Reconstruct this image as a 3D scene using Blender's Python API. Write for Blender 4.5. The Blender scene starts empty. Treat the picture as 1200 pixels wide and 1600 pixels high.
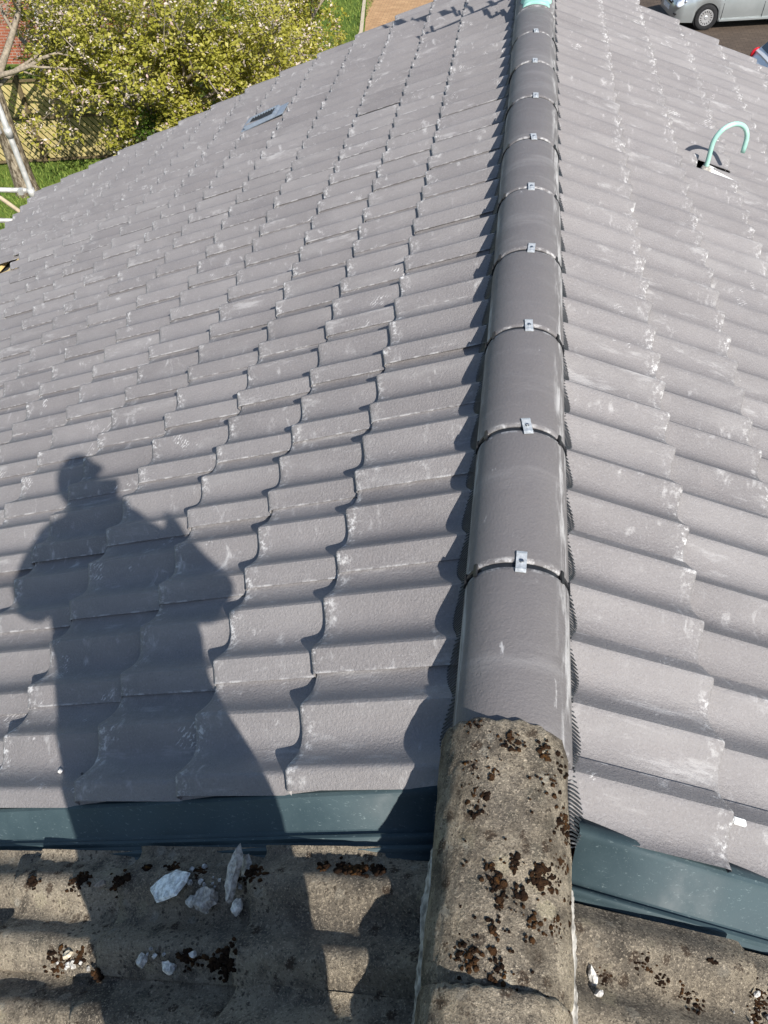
import bpy, bmesh, math, random
from mathutils import Vector, Matrix, noise
R = math.radians
random.seed(7)
scn = bpy.context.scene
col = scn.collection

# ------------------------------------------------------------------ camera
CAM = Vector((-0.1077, 0.0, 1.4035))
RT = Vector((0.98940609, 0.13934152, -0.04073728))
UP = Vector((-0.07578035, 0.73506031, 0.67375343))
FW = Vector((-0.12382618, 0.66352866, -0.73783249))
cd = bpy.data.cameras.new('camera')
cam = bpy.data.objects.new('camera', cd); col.objects.link(cam)
cd.sensor_fit = 'VERTICAL'; cd.sensor_height = 36.0; cd.sensor_width = 27.0
cd.lens = 36.0 * 1210.66 / 1600.0
cd.clip_start = 0.01; cd.clip_end = 2000
cam.matrix_world = Matrix(((RT.x, UP.x, -FW.x, CAM.x), (RT.y, UP.y, -FW.y, CAM.y), (RT.z, UP.z, -FW.z, CAM.z), (0, 0, 0, 1)))
scn.camera = cam

# ------------------------------------------------------------------ light
SUND = Vector((-0.4422, 0.6061, -0.6611)).normalized()      # direction the light travels
EL = math.asin(-SUND.z); AZ = math.atan2(-SUND.x, -SUND.y)   # compass angle of the sun from +Y towards +X
w = bpy.data.worlds.new('World'); scn.world = w; w.use_nodes = True
nt = w.node_tree; nt.nodes.clear()
sky = nt.nodes.new('ShaderNodeTexSky'); sky.sky_type = 'NISHITA'; sky.sun_disc = False
sky.sun_elevation = EL; sky.sun_rotation = AZ; sky.air_density = 1.0; sky.dust_density = 0.6
bg = nt.nodes.new('ShaderNodeBackground'); bg.inputs['Strength'].default_value = 0.098
wo = nt.nodes.new('ShaderNodeOutputWorld')
nt.links.new(sky.outputs[0], bg.inputs[0]); nt.links.new(bg.outputs[0], wo.inputs[0])
sd = bpy.data.lights.new('sun', 'SUN'); sd.energy = 4.6; sd.angle = R(0.53); sd.color = (1.0, 0.955, 0.89)
sun = bpy.data.objects.new('sun', sd); col.objects.link(sun)
sun.rotation_euler = SUND.to_track_quat('-Z', 'Y').to_euler(); sun.location = (6, -8, 12)
vs = scn.view_settings
vs.view_transform = 'Standard'; vs.look = 'None'; vs.exposure = 0.70; vs.gamma = 1.0; vs.use_curve_mapping = False

# ------------------------------------------------------------------ helpers
def mw(o):
    m = o.matrix_basis.copy()
    if o.parent: m = mw(o.parent) @ o.matrix_parent_inverse @ m
    return m
def par(o, p):
    if p is not None:
        o.parent = p; o.matrix_parent_inverse = mw(p).inverted()
    return o
def tag(o, label=None, cat=None, group=None, kind=None):
    if label: o['label'] = label
    if cat: o['category'] = cat
    if group: o['group'] = group
    if kind: o['kind'] = kind
    return o
def empty(name, loc=(0, 0, 0)):
    o = bpy.data.objects.new(name, None); o.location = loc; o.empty_display_size = 0.1
    col.objects.link(o); return o
def link(name, me, parent=None, mat=None, M=None):
    o = bpy.data.objects.new(name, me); col.objects.link(o)
    if M is not None: o.matrix_basis = M
    if mat is not None and not me.materials:
        for m in (mat if isinstance(mat, (list, tuple)) else [mat]): me.materials.append(m)
    return par(o, parent)
def finish(bm, smooth=None):
    me = bpy.data.meshes.new('m'); bm.normal_update(); bm.to_mesh(me); bm.free()
    if smooth is not None:
        for p in me.polygons: p.use_smooth = True
        me.set_sharp_from_angle(angle=R(smooth))
    return me
def bobj(name, bm, mat, parent=None, smooth=None):
    return link(name, finish(bm, smooth), parent, mat)
def box(bm, c, s, M=None, mi=0):
    vs_ = []
    for z in (-1, 1):
        for y in (-1, 1):
            for x in (-1, 1):
                v = Vector((x * s[0] / 2, y * s[1] / 2, z * s[2] / 2))
                v = (M @ v if M is not None else v) + Vector(c)
                vs_.append(bm.verts.new(v))
    for f in ((0, 2, 3, 1), (4, 5, 7, 6), (0, 1, 5, 4), (2, 6, 7, 3), (0, 4, 6, 2), (1, 3, 7, 5)):
        fa = bm.faces.new([vs_[i] for i in f]); fa.material_index = mi
def bevbox(bm, c, s, b=0.004, M=None):
    t = bmesh.new(); box(t, (0, 0, 0), s)
    bmesh.ops.bevel(t, geom=t.edges[:], offset=b, segments=2, affect='EDGES')
    T = Matrix.Translation(Vector(c)) @ (M.to_4x4() if M is not None else Matrix())
    bmesh.ops.transform(t, matrix=T, verts=t.verts); merge(bm, t)
def merge(bm, t, mi=None):
    me = bpy.data.meshes.new('tmp'); t.to_mesh(me); t.free()
    n = len(bm.faces); bm.from_mesh(me); bpy.data.meshes.remove(me)
    if mi is not None:
        bm.faces.ensure_lookup_table()
        for f in bm.faces[n:]: f.material_index = mi
def frame(d):
    d = d.normalized(); a = Vector((0, 0, 1)) if abs(d.z) < 0.9 else Vector((1, 0, 0))
    x = a.cross(d).normalized(); return x, d.cross(x)
def tube(bm, pts, rads, seg=10, caps=True, mi=0):
    pts = [Vector(p) for p in pts]
    if not isinstance(rads, (list, tuple)): rads = [rads] * len(pts)
    rings = []; x = None
    for i, p in enumerate(pts):
        d = (pts[min(i + 1, len(pts) - 1)] - pts[max(i - 1, 0)])
        d.normalize()
        if x is None: x, y = frame(d)
        else:
            x = (x - d * x.dot(d)); x = x.normalized() if x.length > 1e-6 else frame(d)[0]
            y = d.cross(x)
        rings.append([bm.verts.new(p + (x * math.cos(2 * math.pi * k / seg) + y * math.sin(2 * math.pi * k / seg)) * rads[i]) for k in range(seg)])
    for a, b in zip(rings, rings[1:]):
        for k in range(seg):
            f = bm.faces.new((a[k], a[(k + 1) % seg], b[(k + 1) % seg], b[k])); f.material_index = mi; f.smooth = True
    if caps:
        f = bm.faces.new(list(reversed(rings[0]))); f.material_index = mi
        f = bm.faces.new(rings[-1]); f.material_index = mi
def prism(bm, poly, M, t, mi=0):
    """2D polygon in local xy extruded by t along local z"""
    a = [bm.verts.new(M @ Vector((p[0], p[1], 0))) for p in poly]
    b = [bm.verts.new(M @ Vector((p[0], p[1], t))) for p in poly]
    n = len(poly)
    for f in ([bm.faces.new(list(reversed(a))), bm.faces.new(b)] + [bm.faces.new((a[i], a[(i + 1) % n], b[(i + 1) % n], b[i])) for i in range(n)]):
        f.material_index = mi
def ell(bm, c, r, sub=2, jit=0.0, seed=0, M=None, mi=0, freq=2.0):
    t = bmesh.new(); bmesh.ops.create_icosphere(t, subdivisions=sub, radius=1)
    for v in t.verts:
        k = 1 + jit * noise.noise(v.co * freq + Vector((seed * 3.7, seed * 1.3, seed)))
        v.co = Vector((v.co.x * r[0], v.co.y * r[1], v.co.z * r[2])) * k
    T = Matrix.Translation(Vector(c)) @ (M.to_4x4() if M is not None else Matrix())
    bmesh.ops.transform(t, matrix=T, verts=t.verts)
    for f in t.faces: f.smooth = True
    merge(bm, t, mi)
def clip_poly(poly, x0, x1, y0, y1):
    def cut(P, f, inter):
        out = []
        for i in range(len(P)):
            a, b = P[i - 1], P[i]
            fa, fb = f(a), f(b)
            if fb:
                if not fa: out.append(inter(a, b))
                out.append(b)
            elif fa: out.append(inter(a, b))
        return out
    def ix(X): return lambda a, b: (X, a[1] + (b[1] - a[1]) * (X - a[0]) / (b[0] - a[0]))
    def iy(Y): return lambda a, b: (a[0] + (b[0] - a[0]) * (Y - a[1]) / (b[1] - a[1]), Y)
    for f, it in ((lambda p: p[0] >= x0, ix(x0)), (lambda p: p[0] <= x1, ix(x1)), (lambda p: p[1] >= y0, iy(y0)), (lambda p: p[1] <= y1, iy(y1))):
        if len(poly) < 3: return []
        poly = cut(poly, f, it)
    return poly

# ------------------------------------------------------------------ materials
class NT:
    def __init__(s, name, rough=0.6, spec=0.4, metal=0.0):
        s.m = bpy.data.materials.new(name); s.m.use_nodes = True
        s.t = s.m.node_tree; s.b = s.t.nodes['Principled BSDF']
        s.b.inputs['Roughness'].default_value = rough; s.b.inputs['Metallic'].default_value = metal
        s.b.inputs['Specular IOR Level'].default_value = spec
        s.tc = s.n('ShaderNodeTexCoord')
    def n(s, t, **k):
        x = s.t.nodes.new(t)
        for a, b in k.items(): setattr(x, a, b)
        return x
    def put(s, x, sock, v):
        if hasattr(v, 'is_output') or isinstance(v, bpy.types.NodeSocket): s.t.links.new(v, x.inputs[sock])
        elif v is not None: x.inputs[sock].default_value = v
        return x
    def obj(s): return s.tc.outputs['Object']
    def uv(s): return s.tc.outputs['UV']
    def objr(s, k=40.0):
        oi = s.n('ShaderNodeObjectInfo'); mu = s.n('ShaderNodeMath', operation='MULTIPLY')
        s.put(mu, 0, oi.outputs['Random']); mu.inputs[1].default_value = k
        va = s.n('ShaderNodeVectorMath', operation='ADD'); s.put(va, 0, s.obj()); s.put(va, 1, mu.outputs[0]); return va.outputs[0]
    def rand(s): return s.n('ShaderNodeObjectInfo').outputs['Random']
    def island(s): return s.n('ShaderNodeNewGeometry').outputs['Random Per Island']
    def mapping(s, v, scale=(1, 1, 1), rot=(0, 0, 0), loc=(0, 0, 0)):
        x = s.n('ShaderNodeMapping'); s.put(x, 'Vector', v); x.inputs['Scale'].default_value = scale
        x.inputs['Rotation'].default_value = rot; x.inputs['Location'].default_value = loc; return x.outputs[0]
    def noise(s, v, sc, det=4, ro=0.55, dist=0.0):
        x = s.n('ShaderNodeTexNoise'); s.put(x, 'Vector', v); x.inputs['Scale'].default_value = sc
        x.inputs['Detail'].default_value = det; x.inputs['Roughness'].default_value = ro; x.inputs['Distortion'].default_value = dist
        return x.outputs[0]
    def vor(s, v, sc, out='Distance', rnd=1.0):
        x = s.n('ShaderNodeTexVoronoi'); s.put(x, 'Vector', v); x.inputs['Scale'].default_value = sc
        x.inputs['Randomness'].default_value = rnd; return x.outputs[out]
    def ramp(s, v, a, b, lo=0.0, hi=1.0):
        x = s.n('ShaderNodeMapRange'); x.interpolation_type = 'SMOOTHSTEP'; s.put(x, 'Value', v)
        for i, q in zip((1, 2, 3, 4), (a, b, lo, hi)): x.inputs[i].default_value = q
        return x.outputs[0]
    def mul(s, a, b, op='MULTIPLY'):
        x = s.n('ShaderNodeMath', operation=op); s.put(x, 0, a); s.put(x, 1, b); return x.outputs[0]
    def mix(s, f, a, b, mode='MIX'):
        x = s.n('ShaderNodeMix', data_type='RGBA', blend_type=mode); s.put(x, 0, f)
        for i, q in ((6, a), (7, b)):
            s.put(x, i, q if not isinstance(q, tuple) else (*q, 1.0)[:4])
        return x.outputs[2]
    def sep(s, v):
        x = s.n('ShaderNodeSeparateXYZ'); s.put(x, 0, v); return x.outputs
    def col(s, v): s.put(s.b, 'Base Color', v if not isinstance(v, tuple) else (*v, 1.0)[:4]); return s
    def rough(s, v): s.put(s.b, 'Roughness', v); return s
    def bump(s, h, st=0.3, d=0.01, prev=None):
        x = s.n('ShaderNodeBump'); s.put(x, 'Height', h); x.inputs['Strength'].default_value = st; x.inputs['Distance'].default_value = d
        if prev is not None: s.put(x, 'Normal', prev)
        s.put(s.b, 'Normal', x.outputs[0]); return x.outputs[0]
def plain(name, c, rough=0.6, metal=0.0, spec=0.4, var=0.25, sc=30.0, bump=0.15, bd=0.003, rb=0.0):
    q = NT(name, rough, spec, metal)
    n = q.noise(q.obj(), sc, 5)
    lo = tuple(x * (1 - var) for x in c); hi = tuple(min(1, x * (1 + var)) for x in c)
    q.col(q.mix(q.ramp(n, .3, .7), lo, hi))
    if bump: q.bump(n, bump, bd)
    if rb: q.rough(q.ramp(n, .3, .7, rough - rb, rough + rb))
    return q.m

def mat_new_tile(name, ridge=False):
    q = NT(name, 0.5, 0.45)
    p = q.objr()
    c = q.mix(q.ramp(q.noise(p, 3.2, 4), .3, .72), (.162, .151, .151), (.204, .190, .188))
    c = q.mix(q.ramp(q.noise(p, 14, 4), .55, .78, 0, .45), c, (.205, .184, .178))
    c = q.mix(q.ramp(q.noise(p, 170, 3), .5, .75, 0, .6), c, (.265, .255, .26))
    c = q.mix(q.ramp(q.noise(p, 210, 3), .48, .25, 0, .5), c, (.10, .094, .098))
    oi = q.n('ShaderNodeObjectInfo'); r2 = q.mul(q.mul(oi.outputs['Random'], 7.31), 1.0, 'FRACT')
    c = q.mix(q.mul(oi.outputs['Random'], .38), c, (.254, .239, .235)); c = q.mix(q.mul(r2, .22), c, (.116, .106, .104))
    if ridge: c = q.mix(.60, c, (.098, .089, .088))
    c = q.mix(q.ramp(q.noise(q.mapping(p, (2.2, 11, 2.2)), 1.0, 5, .65), .50, .76, 0, .35), c, (.29, .278, .272))
    u = q.sep(q.uv())
    d1 = q.noise(q.mapping(p, (26, 9, 26), (0, 0, .5)), 1.0, 7, .65, .4)
    white = (.60, .59, .58)
    if not ridge:
        blob = q.ramp(q.noise(p, 6.5, 3), .49, .62)
        sc1 = q.mul(q.ramp(d1, .55, .74), blob)
        tail = q.ramp(u[0], -.060, -.002)                      # chalky wear towards the tile's nose
        sc2 = q.mul(q.mul(tail, q.ramp(q.noise(p, 55, 6, .75), .49, .64)), q.ramp(q.noise(p, 6, 3), .40, .60, .2, .95))
        tread = q.n('ShaderNodeTexWave'); q.put(tread, 'Vector', q.mapping(p, (1, 1, 1), (0, 0, .9)))
        tread.inputs['Scale'].default_value = 34; tread.inputs['Distortion'].default_value = 5; tread.inputs['Detail'].default_value = 3; tread.inputs['Detail Scale'].default_value = 3
        sc3 = q.mul(q.mul(q.ramp(tread.outputs['Fac'], .66, .84), q.ramp(q.noise(p, 8.5, 2), .64, .68)), q.ramp(q.noise(p, 60, 3), .42, .6))
        edge = q.mul(q.ramp(u[1], .0440, .0496), q.ramp(q.noise(p, 30, 5), .45, .65, 0, .5))     # chalk along the lapped side edge
        crest = q.ramp(q.noise(q.mapping(p, (3, 14, 3)), 1.0, 5, .7), .58, .72, 0, .26)
        m = q.mul(q.mul(q.mul(sc1, .5), q.mul(q.mul(sc3, q.ramp(q.mul(q.mul(q.rand(), 3.77), 1.0, 'FRACT'), .45, .9)), .75), 'MAXIMUM'), q.mul(sc2, q.mul(edge, crest, 'MAXIMUM'), 'MAXIMUM'), 'MAXIMUM')
    else:
        a = q.sep(q.uv())
        side = q.mul(q.ramp(a[0], .70, .80), q.ramp(a[0], .97, .86))
        side2 = q.mul(q.ramp(a[0], .16, .10), q.ramp(a[0], .01, .06))
        st = q.mul(q.mul(side, side2, 'MAXIMUM'), q.ramp(q.noise(q.mapping(p, (40, 5, 40)), 1.0, 6, .7), .46, .66, 0, .55))
        rim = q.mul(q.mul(q.ramp(a[1], .965, .992), q.ramp(a[1], .035, .008), 'MAXIMUM'), q.ramp(q.noise(p, 32, 6, .7), .47, .64, 0, .6))
        m = q.mul(q.mul(st, rim, 'MAXIMUM'), q.mul(q.ramp(d1, .66, .74), .5), 'MAXIMUM')
    c = q.mix(m, c, white)
    q.col(c)
    q.rough(q.mul(q.ramp(q.noise(p, 25, 4), .3, .7, .58 if ridge else .44, .72 if ridge else .60), q.mul(m, .25), 'ADD'))
    b = q.bump(q.noise(p, 150, 4, .75), .5 if ridge else .75, .0045)
    q.bump(q.noise(p, 30, 4), .20, .004, b)
    return q.m
def mat_old(name, warm=0.0):
    q = NT(name, 0.93, 0.2)
    p = q.objr(11.0)
    n1 = q.noise(p, 6, 6, .66); n2 = q.noise(p, 24, 6, .7); n3 = q.noise(p, 210, 4, .75)
    hi = (.46, .385, .28)
    c = q.mix(q.ramp(n1, .36, .62), (.225, .192, .15), hi)
    c = q.mix(q.ramp(n2, .46, .66, 0, .75), c, (.47, .40, .30))
    c = q.mix(q.ramp(q.noise(p, 9, 6, .7), .50, .68, 0, .80 - warm * .15), c, (.055, .048, .041))
    # pale and rusty crusts with soft ragged rims
    v = q.mul(q.vor(p, 17), q.mul(q.noise(p, 45, 5, .7), .9), 'ADD'); s_ = q.sep(q.vor(p, 17, 'Color'))
    pat = q.mul(q.ramp(v, .86, .62), q.ramp(s_[0], .55, .62))
    c = q.mix(q.mul(pat, .75), c, q.mix(q.ramp(s_[1], .35, .65), (.15, .135, .105), (.52, .45, .31)))
    pit = q.mul(q.ramp(q.mul(q.vor(p, 75), q.mul(q.noise(p, 150, 3), .5), 'ADD'), .62, .45), q.ramp(q.noise(p, 12, 4), .48, .62, 0, .8))
    c = q.mix(pit, c, (.060, .042, .030))
    v2 = q.mul(q.vor(p, 30), q.mul(q.noise(p, 80, 5, .75), 1.0), 'ADD'); s2 = q.sep(q.vor(p, 30, 'Color'))
    pat2 = q.mul(q.ramp(v2, .92, .70), q.ramp(s2[0], .66 - warm * .26, .74 - warm * .26))
    c = q.mix(q.mul(pat2, .85), c, q.mix(q.ramp(s2[1], .55, .75), (.060, .034, .020), (.46, .42, .34)))
    c = q.mix(q.ramp(n3, .52, .66, 0, .85), c, (.72, .61, .46))
    c = q.mix(q.ramp(q.noise(p, 170, 4, .75), .46, .35, 0, .75), c, (.045, .038, .032))
    c = q.mix(q.mul(q.rand(), .25), c, (.075, .063, .050)) if not warm else q.mix(q.ramp(q.noise(p, 13, 6, .7), .44, .64, 0, .62), c, (.085, .068, .050))
    q.col(c)
    b = q.bump(n3, 1.0, .016)
    q.bump(n2, .7, .010, b)
    return q.m
M = {}
M['tile'] = mat_new_tile('grey_concrete_tile')
M['ridge'] = mat_new_tile('grey_ridge_tile', True)
M['old'] = mat_old('weathered_concrete')
M['oldr'] = mat_old('weathered_ridge_concrete', 1.0)
q = NT('gutter_grp', .5, .25); p = q.obj()
c = q.mix(q.ramp(q.noise(p, 9, 5), .35, .7), (.036, .058, .066), (.047, .073, .081))
c = q.mix(q.mul(q.ramp(q.noise(q.mapping(p, (40, 190, 190), (0, .3, .4)), 1, 6, .75), .58, .70), .45), c, (.25, .31, .31))
c = q.mix(q.mul(q.ramp(q.noise(p, 300, 3), .66, .74), .25), c, (.20, .24, .23))
q.col(c); q.rough(q.ramp(q.noise(p, 18, 4), .3, .7, .50, .66)); q.bump(q.noise(p, 22, 3), .12, .004); M['gutter'] = q.m
M['black'] = plain('black_plastic', (.014, .015, .017), .42, var=.3, bump=.1)
M['pleat'] = plain('dark_ridge_roll', (.016, .019, .023), .45, var=.4, sc=60, bump=0, spec=.4)
M['zinc'] = plain('zinc_plate', (.46, .48, .49), .45, metal=.35, var=.18, sc=90, bump=.15, rb=.1)
M['screw'] = plain('steel_screw', (.35, .35, .36), .3, metal=1.0, var=.1, sc=90, bump=0)
M['mortar'] = plain('pale_mortar', (.32, .30, .27), .95, var=.55, sc=45, bump=.8, bd=.006, spec=.1)
M['underlay'] = plain('roof_underlay', (.055, .058, .062), .7, var=.2, sc=20)
M['membrane'] = plain('white_breather_membrane', (.78, .78, .76), .6, var=.06, sc=20, bump=.1)
M['timber'] = plain('yellow_softwood', (.62, .46, .20), .75, var=.18, sc=16, bump=.2)
q = NT('moss', .98, .1); p = q.obj()
c = q.mix(q.ramp(q.noise(p, 26, 3), .45, .6), (.022, .012, .007), (.068, .034, .015))
c = q.mix(q.ramp(q.noise(p, 60, 3), .62, .72, 0, .45), c, (.20, .09, .02)); q.col(c); q.bump(q.noise(p, 420, 3, .7), 1.0, .006); M['moss'] = q.m
M['bluevent'] = plain('slate_blue_plastic', (.20, .235, .28), .45, var=.12, sc=30, bump=.08)
q = NT('verdigris', .55, .4); p = q.obj()
q.col(q.mix(q.ramp(q.noise(p, 22, 5), .4, .65), (.26, .50, .43), (.38, .66, .56))); q.bump(q.noise(p, 60, 3), .2, .003); M['verdigris'] = q.m
q = NT('minted_pipe', .42, .45); p = q.obj()
q.col(q.mix(q.ramp(q.noise(p, 16, 5), .45, .68), (.30, .52, .44), (.43, .66, .55))); q.bump(q.noise(p, 80, 3), .12, .002); M['pipe'] = q.m
M['iron'] = plain('black_iron', (.02, .02, .022), .5, metal=.4, var=.2)

# ------------------------------------------------------------------ roof geometry
BE = 0.3923; CB, SB, TB = math.cos(BE), math.sin(BE), math.tan(BE)
WT = 0.30; LAM = 0.15; AMP = 0.0190; JO = 0.050; STEP = 0.030
# the rest of the script builds left (-1) and right (+1) slopes with the same rotated tile
def basis(side, s, Y, off=0.0):
    """matrix: local x down the slope, local z off the slope, at slope distance s from the apex"""
    if side < 0: ex, ey, ez = Vector((-CB, 0, -SB)), Vector((0, -1, 0)), Vector((-SB, 0, CB))
    else: ex, ey, ez = Vector((CB, 0, -SB)), Vector((0, 1, 0)), Vector((SB, 0, CB))
    o = ex * s + ez * off; o.y += Y
    return Matrix(((ex.x, ey.x, ez.x, o.x), (ex.y, ey.y, ez.y, o.y), (ex.z, ey.z, ez.z, o.z), (0, 0, 0, 1)))
def wave(v, lam=LAM, amp=AMP):
    t = (v / lam) % 1.0
    if lam < .14: return amp * math.cos(2 * math.pi * t)       # older, rounder tile
    c = math.sin(math.pi * t); c = (c * c + .0035) ** .5
    return amp * (.74 * (1 - 2 * c ** .92) + .30 * math.cos(2 * math.pi * t))
H0 = wave(JO)
def tile_mesh(v0=JO - .314, v1=JO, length=.42, lam=LAM, amp=AMP, gauge=.345, nper=22, rough=0.0, seed=0, thick=.026, rows=None, lip=.0030, sag=0.0):
    """nose at x=0, head at x=-length; overlapping edge at v=v1, underlap at v<JO-2*lam"""
    bm = bmesh.new(); uvl = bm.loops.layers.uv.new('UVMap')
    n = max(4, int(round((v1 - v0) / lam * nper)))
    vv = [v0 + (v1 - v0) * i / n for i in range(n + 1)]
    rr = rows or [(-length, 0), (-.26, 0), (-.13, 0), (-.022, 0), (-.009, -.0008), (-.003, -.0030), (0, -.0075)]
    h0 = wave(JO, lam, amp)
    U = {}
    def P(u, v, dz):
        z = wave(v, lam, amp) - h0 + STEP * u / gauge + dz
        a = (v - (JO - 2 * lam))                                  # distance past the neighbour's edge
        z -= .0072 * (1 - min(1, max(0, a / .036))) ** 1.5
        if rough:
            z += rough * noise.noise(Vector((u * 18, v * 18, seed * 5.1))) + rough * .6 * noise.noise(Vector((u * 60, v * 60, seed * 2.1)))
            u = u + rough * 1.6 * noise.noise(Vector((v * 45, seed * 9.1, 3.3))) * (1 if u > -.05 else 0)
        return Vector((u, v, z))
    grid = []
    for (u, dz) in rr:
        row = []
        for v in vv:
            vt = bm.verts.new(P(u, v, dz)); U[vt] = (u, v); row.append(vt)
        grid.append(row)
    low = []
    for v in vv:
        p = P(0, v, -thick); p.x -= .002
        vt = bm.verts.new(p); U[vt] = (0, v); low.append(vt)
    grid.append(low)
    for a, b in zip(grid, grid[1:]):
        for i in range(n): bm.faces.new((a[i], b[i], b[i + 1], a[i + 1]))
    for end, sg in ((n, 1), (0, -1)):                              # side lips
        lw = []
        for k, (u, dz) in enumerate(rr):
            p = grid[k][end].co.copy(); p.z -= lip; p.y -= .001 * sg
            vt = bm.verts.new(p); U[vt] = (u, vv[end]); lw.append(vt)
        for k in range(len(rr) - 1):
            q_ = (grid[k][end], grid[k + 1][end], lw[k + 1], lw[k])
            bm.faces.new(q_ if sg < 0 else tuple(reversed(q_)))
    for f in bm.faces:
        for l in f.loops: l[uvl].uv = U[l.vert]
    bmesh.ops.recalc_face_normals(bm, faces=bm.faces[:])
    me = bpy.data.meshes.new('tile')
    # make sure the top faces look outwards
    bm.faces.ensure_lookup_table(); bm.normal_update()
    if sum(f.normal.z for f in bm.faces) < 0: bmesh.ops.reverse_faces(bm, faces=bm.faces[:])
    bm.to_mesh(me); bm.free()
    for p in me.polygons: p.use_smooth = True
    me.set_sharp_from_angle(angle=R(38))
    return me
def joined(name, items, mat, parent):
    """many meshes with matrices into one mesh"""
    bm = bmesh.new()
    for me, m in items:
        n = len(bm.verts); bm.from_mesh(me); bm.verts.ensure_lookup_table()
        for v in bm.verts[n:]: v.co = m @ v.co
    me = bpy.data.meshes.new(name); bm.to_mesh(me); bm.free()
    for p in me.polygons: p.use_smooth = True
    me.set_sharp_from_angle(angle=R(38))
    return link(name, me, parent, mat)
def px(P_):
    d = Vector(P_) - CAM; z = d.dot(FW)
    return (600 + 1210.66 * d.dot(RT) / z, 800 - 1210.66 * d.dot(UP) / z, z) if z > .05 else (-9e3, -9e3, z)

GROUND = -6.0
YL0, YL1 = 0.622, 6.76
YR0, YR1 = 0.572, 6.60
house = tag(empty('house', (0, 3.6, GROUND)), 'house with a freshly laid roof of clean grey wave-profile concrete tiles', 'house')
old_house = tag(empty('house', (0, -2.5, GROUND)), 'adjoining older house with brown lichen-covered concrete tiles and a mossy ridge', 'house')

# roof decks (underlay over boards), each a thin prism under the tiles
def deck(name, parent, y0, y1, off, mat, smax=4.95):
    bm = bmesh.new()
    for side in (-1, 1):
        B = basis(side, 0, 0, off)
        sgn = -1 if side < 0 else 1
        a, b = sorted((sgn * y0, sgn * y1))
        t = bmesh.new(); box(t, (smax / 2 + (.0), (a + b) / 2, -.02), (smax, b - a, .04))
        bmesh.ops.transform(t, matrix=B, verts=t.verts); merge(bm, t)
    return bobj(name, bm, mat, parent)
roof = deck('roof', house, .60, 6.55, -.085, M['underlay'])
oroof = deck('roof', old_house, -5.4, .47, -.085, M['underlay'])

# --- new tiles
S_L = [.5106, .801, 1.1098, 1.4557, 1.8011] + [1.8011 + .345 * k for k in range(1, 10)]
S_R = [.4584 + .3238 * k for k in range(14)]
full = [tile_mesh(), tile_mesh(amp=AMP * 1.03)]
half_far = tile_mesh(v0=JO - LAM - .012, v1=JO)
cutL = tile_mesh(v1=JO - .012)
cutR = tile_mesh(v0=JO - .150, v1=JO)
half_far2 = tile_mesh(v0=JO - LAM - .012, v1=JO)
narrow = tile_mesh(v0=JO - .156, v1=JO)                     # tile cut back beside the pipe
tiles = []
for ci, s in enumerate(S_L):
    for k in range(-1, 20):
        Y = .9104 + .30 * k
        if ci == 12 and k == 13: continue
        if ci == 11 and k == 13: s_use = 4.06
        else: s_use = s                # missing tile low on the left slope
        if ci == 5 and k == 15: continue                 # replaced by the ventilation tile
        me = full[(ci * 7 + k) % 2]
        if k == -1: me = cutL
        if k == 19: me = half_far; Y = .9104 + .3 * 18 + .15 + .3 - .0; Y = 6.6104
        tiles.append((-1, s_use, Y, me, ci, k))
for ci, s in enumerate(S_R):
    for k in range(0, 21):
        Y = .722 + .30 * k                               # lapped (far) edge of this tile
        me = full[(ci * 5 + k) % 2]
        if k == 0: me = cutR
        if k >= 20: me = half_far2; Y = 6.572
        tiles.append((1, s, Y, me, ci, k))
HOLE_R = (2, 12)                                          # tile by the vent pipe: course index, column
HOLE_R2 = None
items = []
for side, s, Y, me, ci, k in tiles:
    random.seed(ci * 131 + k * 17 + (5 if side > 0 else 0))
    js, jy = random.gauss(0, .0022), random.gauss(0, .0014)
    if side < 0 and ci == 13: js = 0
    rz = random.gauss(0, .0035); rx = random.gauss(0, .004); lift = abs(random.gauss(0, .0016))
    if (side, ci, k) == (1,) + HOLE_R: me = narrow
    # local y of the mesh's JO edge sits on the joint line
    B = basis(side, s + js, Y + jy, lift) @ Matrix.Rotation(rz, 4, 'Z') @ Matrix.Rotation(rx, 4, 'X') @ Matrix.Translation((0, -JO, 0))
    c = B @ Vector((-.17, -.10, 0))
    u, v, z = px(c)
    vis = -120 < u < 1320 and -90 < v < 1700
    area = (1.0 / z ** 2) * max(.05, (B.to_3x3() @ Vector((0, 0, 1))).dot((CAM - c).normalized())) if z > 0 else 0
    items.append((vis, area, me, B, (side, ci, k)))
items.sort(key=lambda t: (-t[0], -t[1]))
for vis, area, me, B, key in items[:300]:
    link('roof_tile', me, roof, M['tile'], B)
rest = joined('roof_tile_field', [(t[2], t[3]) for t in items[300:]], M['tile'], roof); rest['kind'] = 'stuff'

# --- ventilation tile (slate blue plastic, louvred)
vt = tile_mesh()
Bv = basis(-1, S_L[5] + .002, .9104 + .30 * 15, .004) @ Matrix.Translation((0, -JO, 0))
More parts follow.
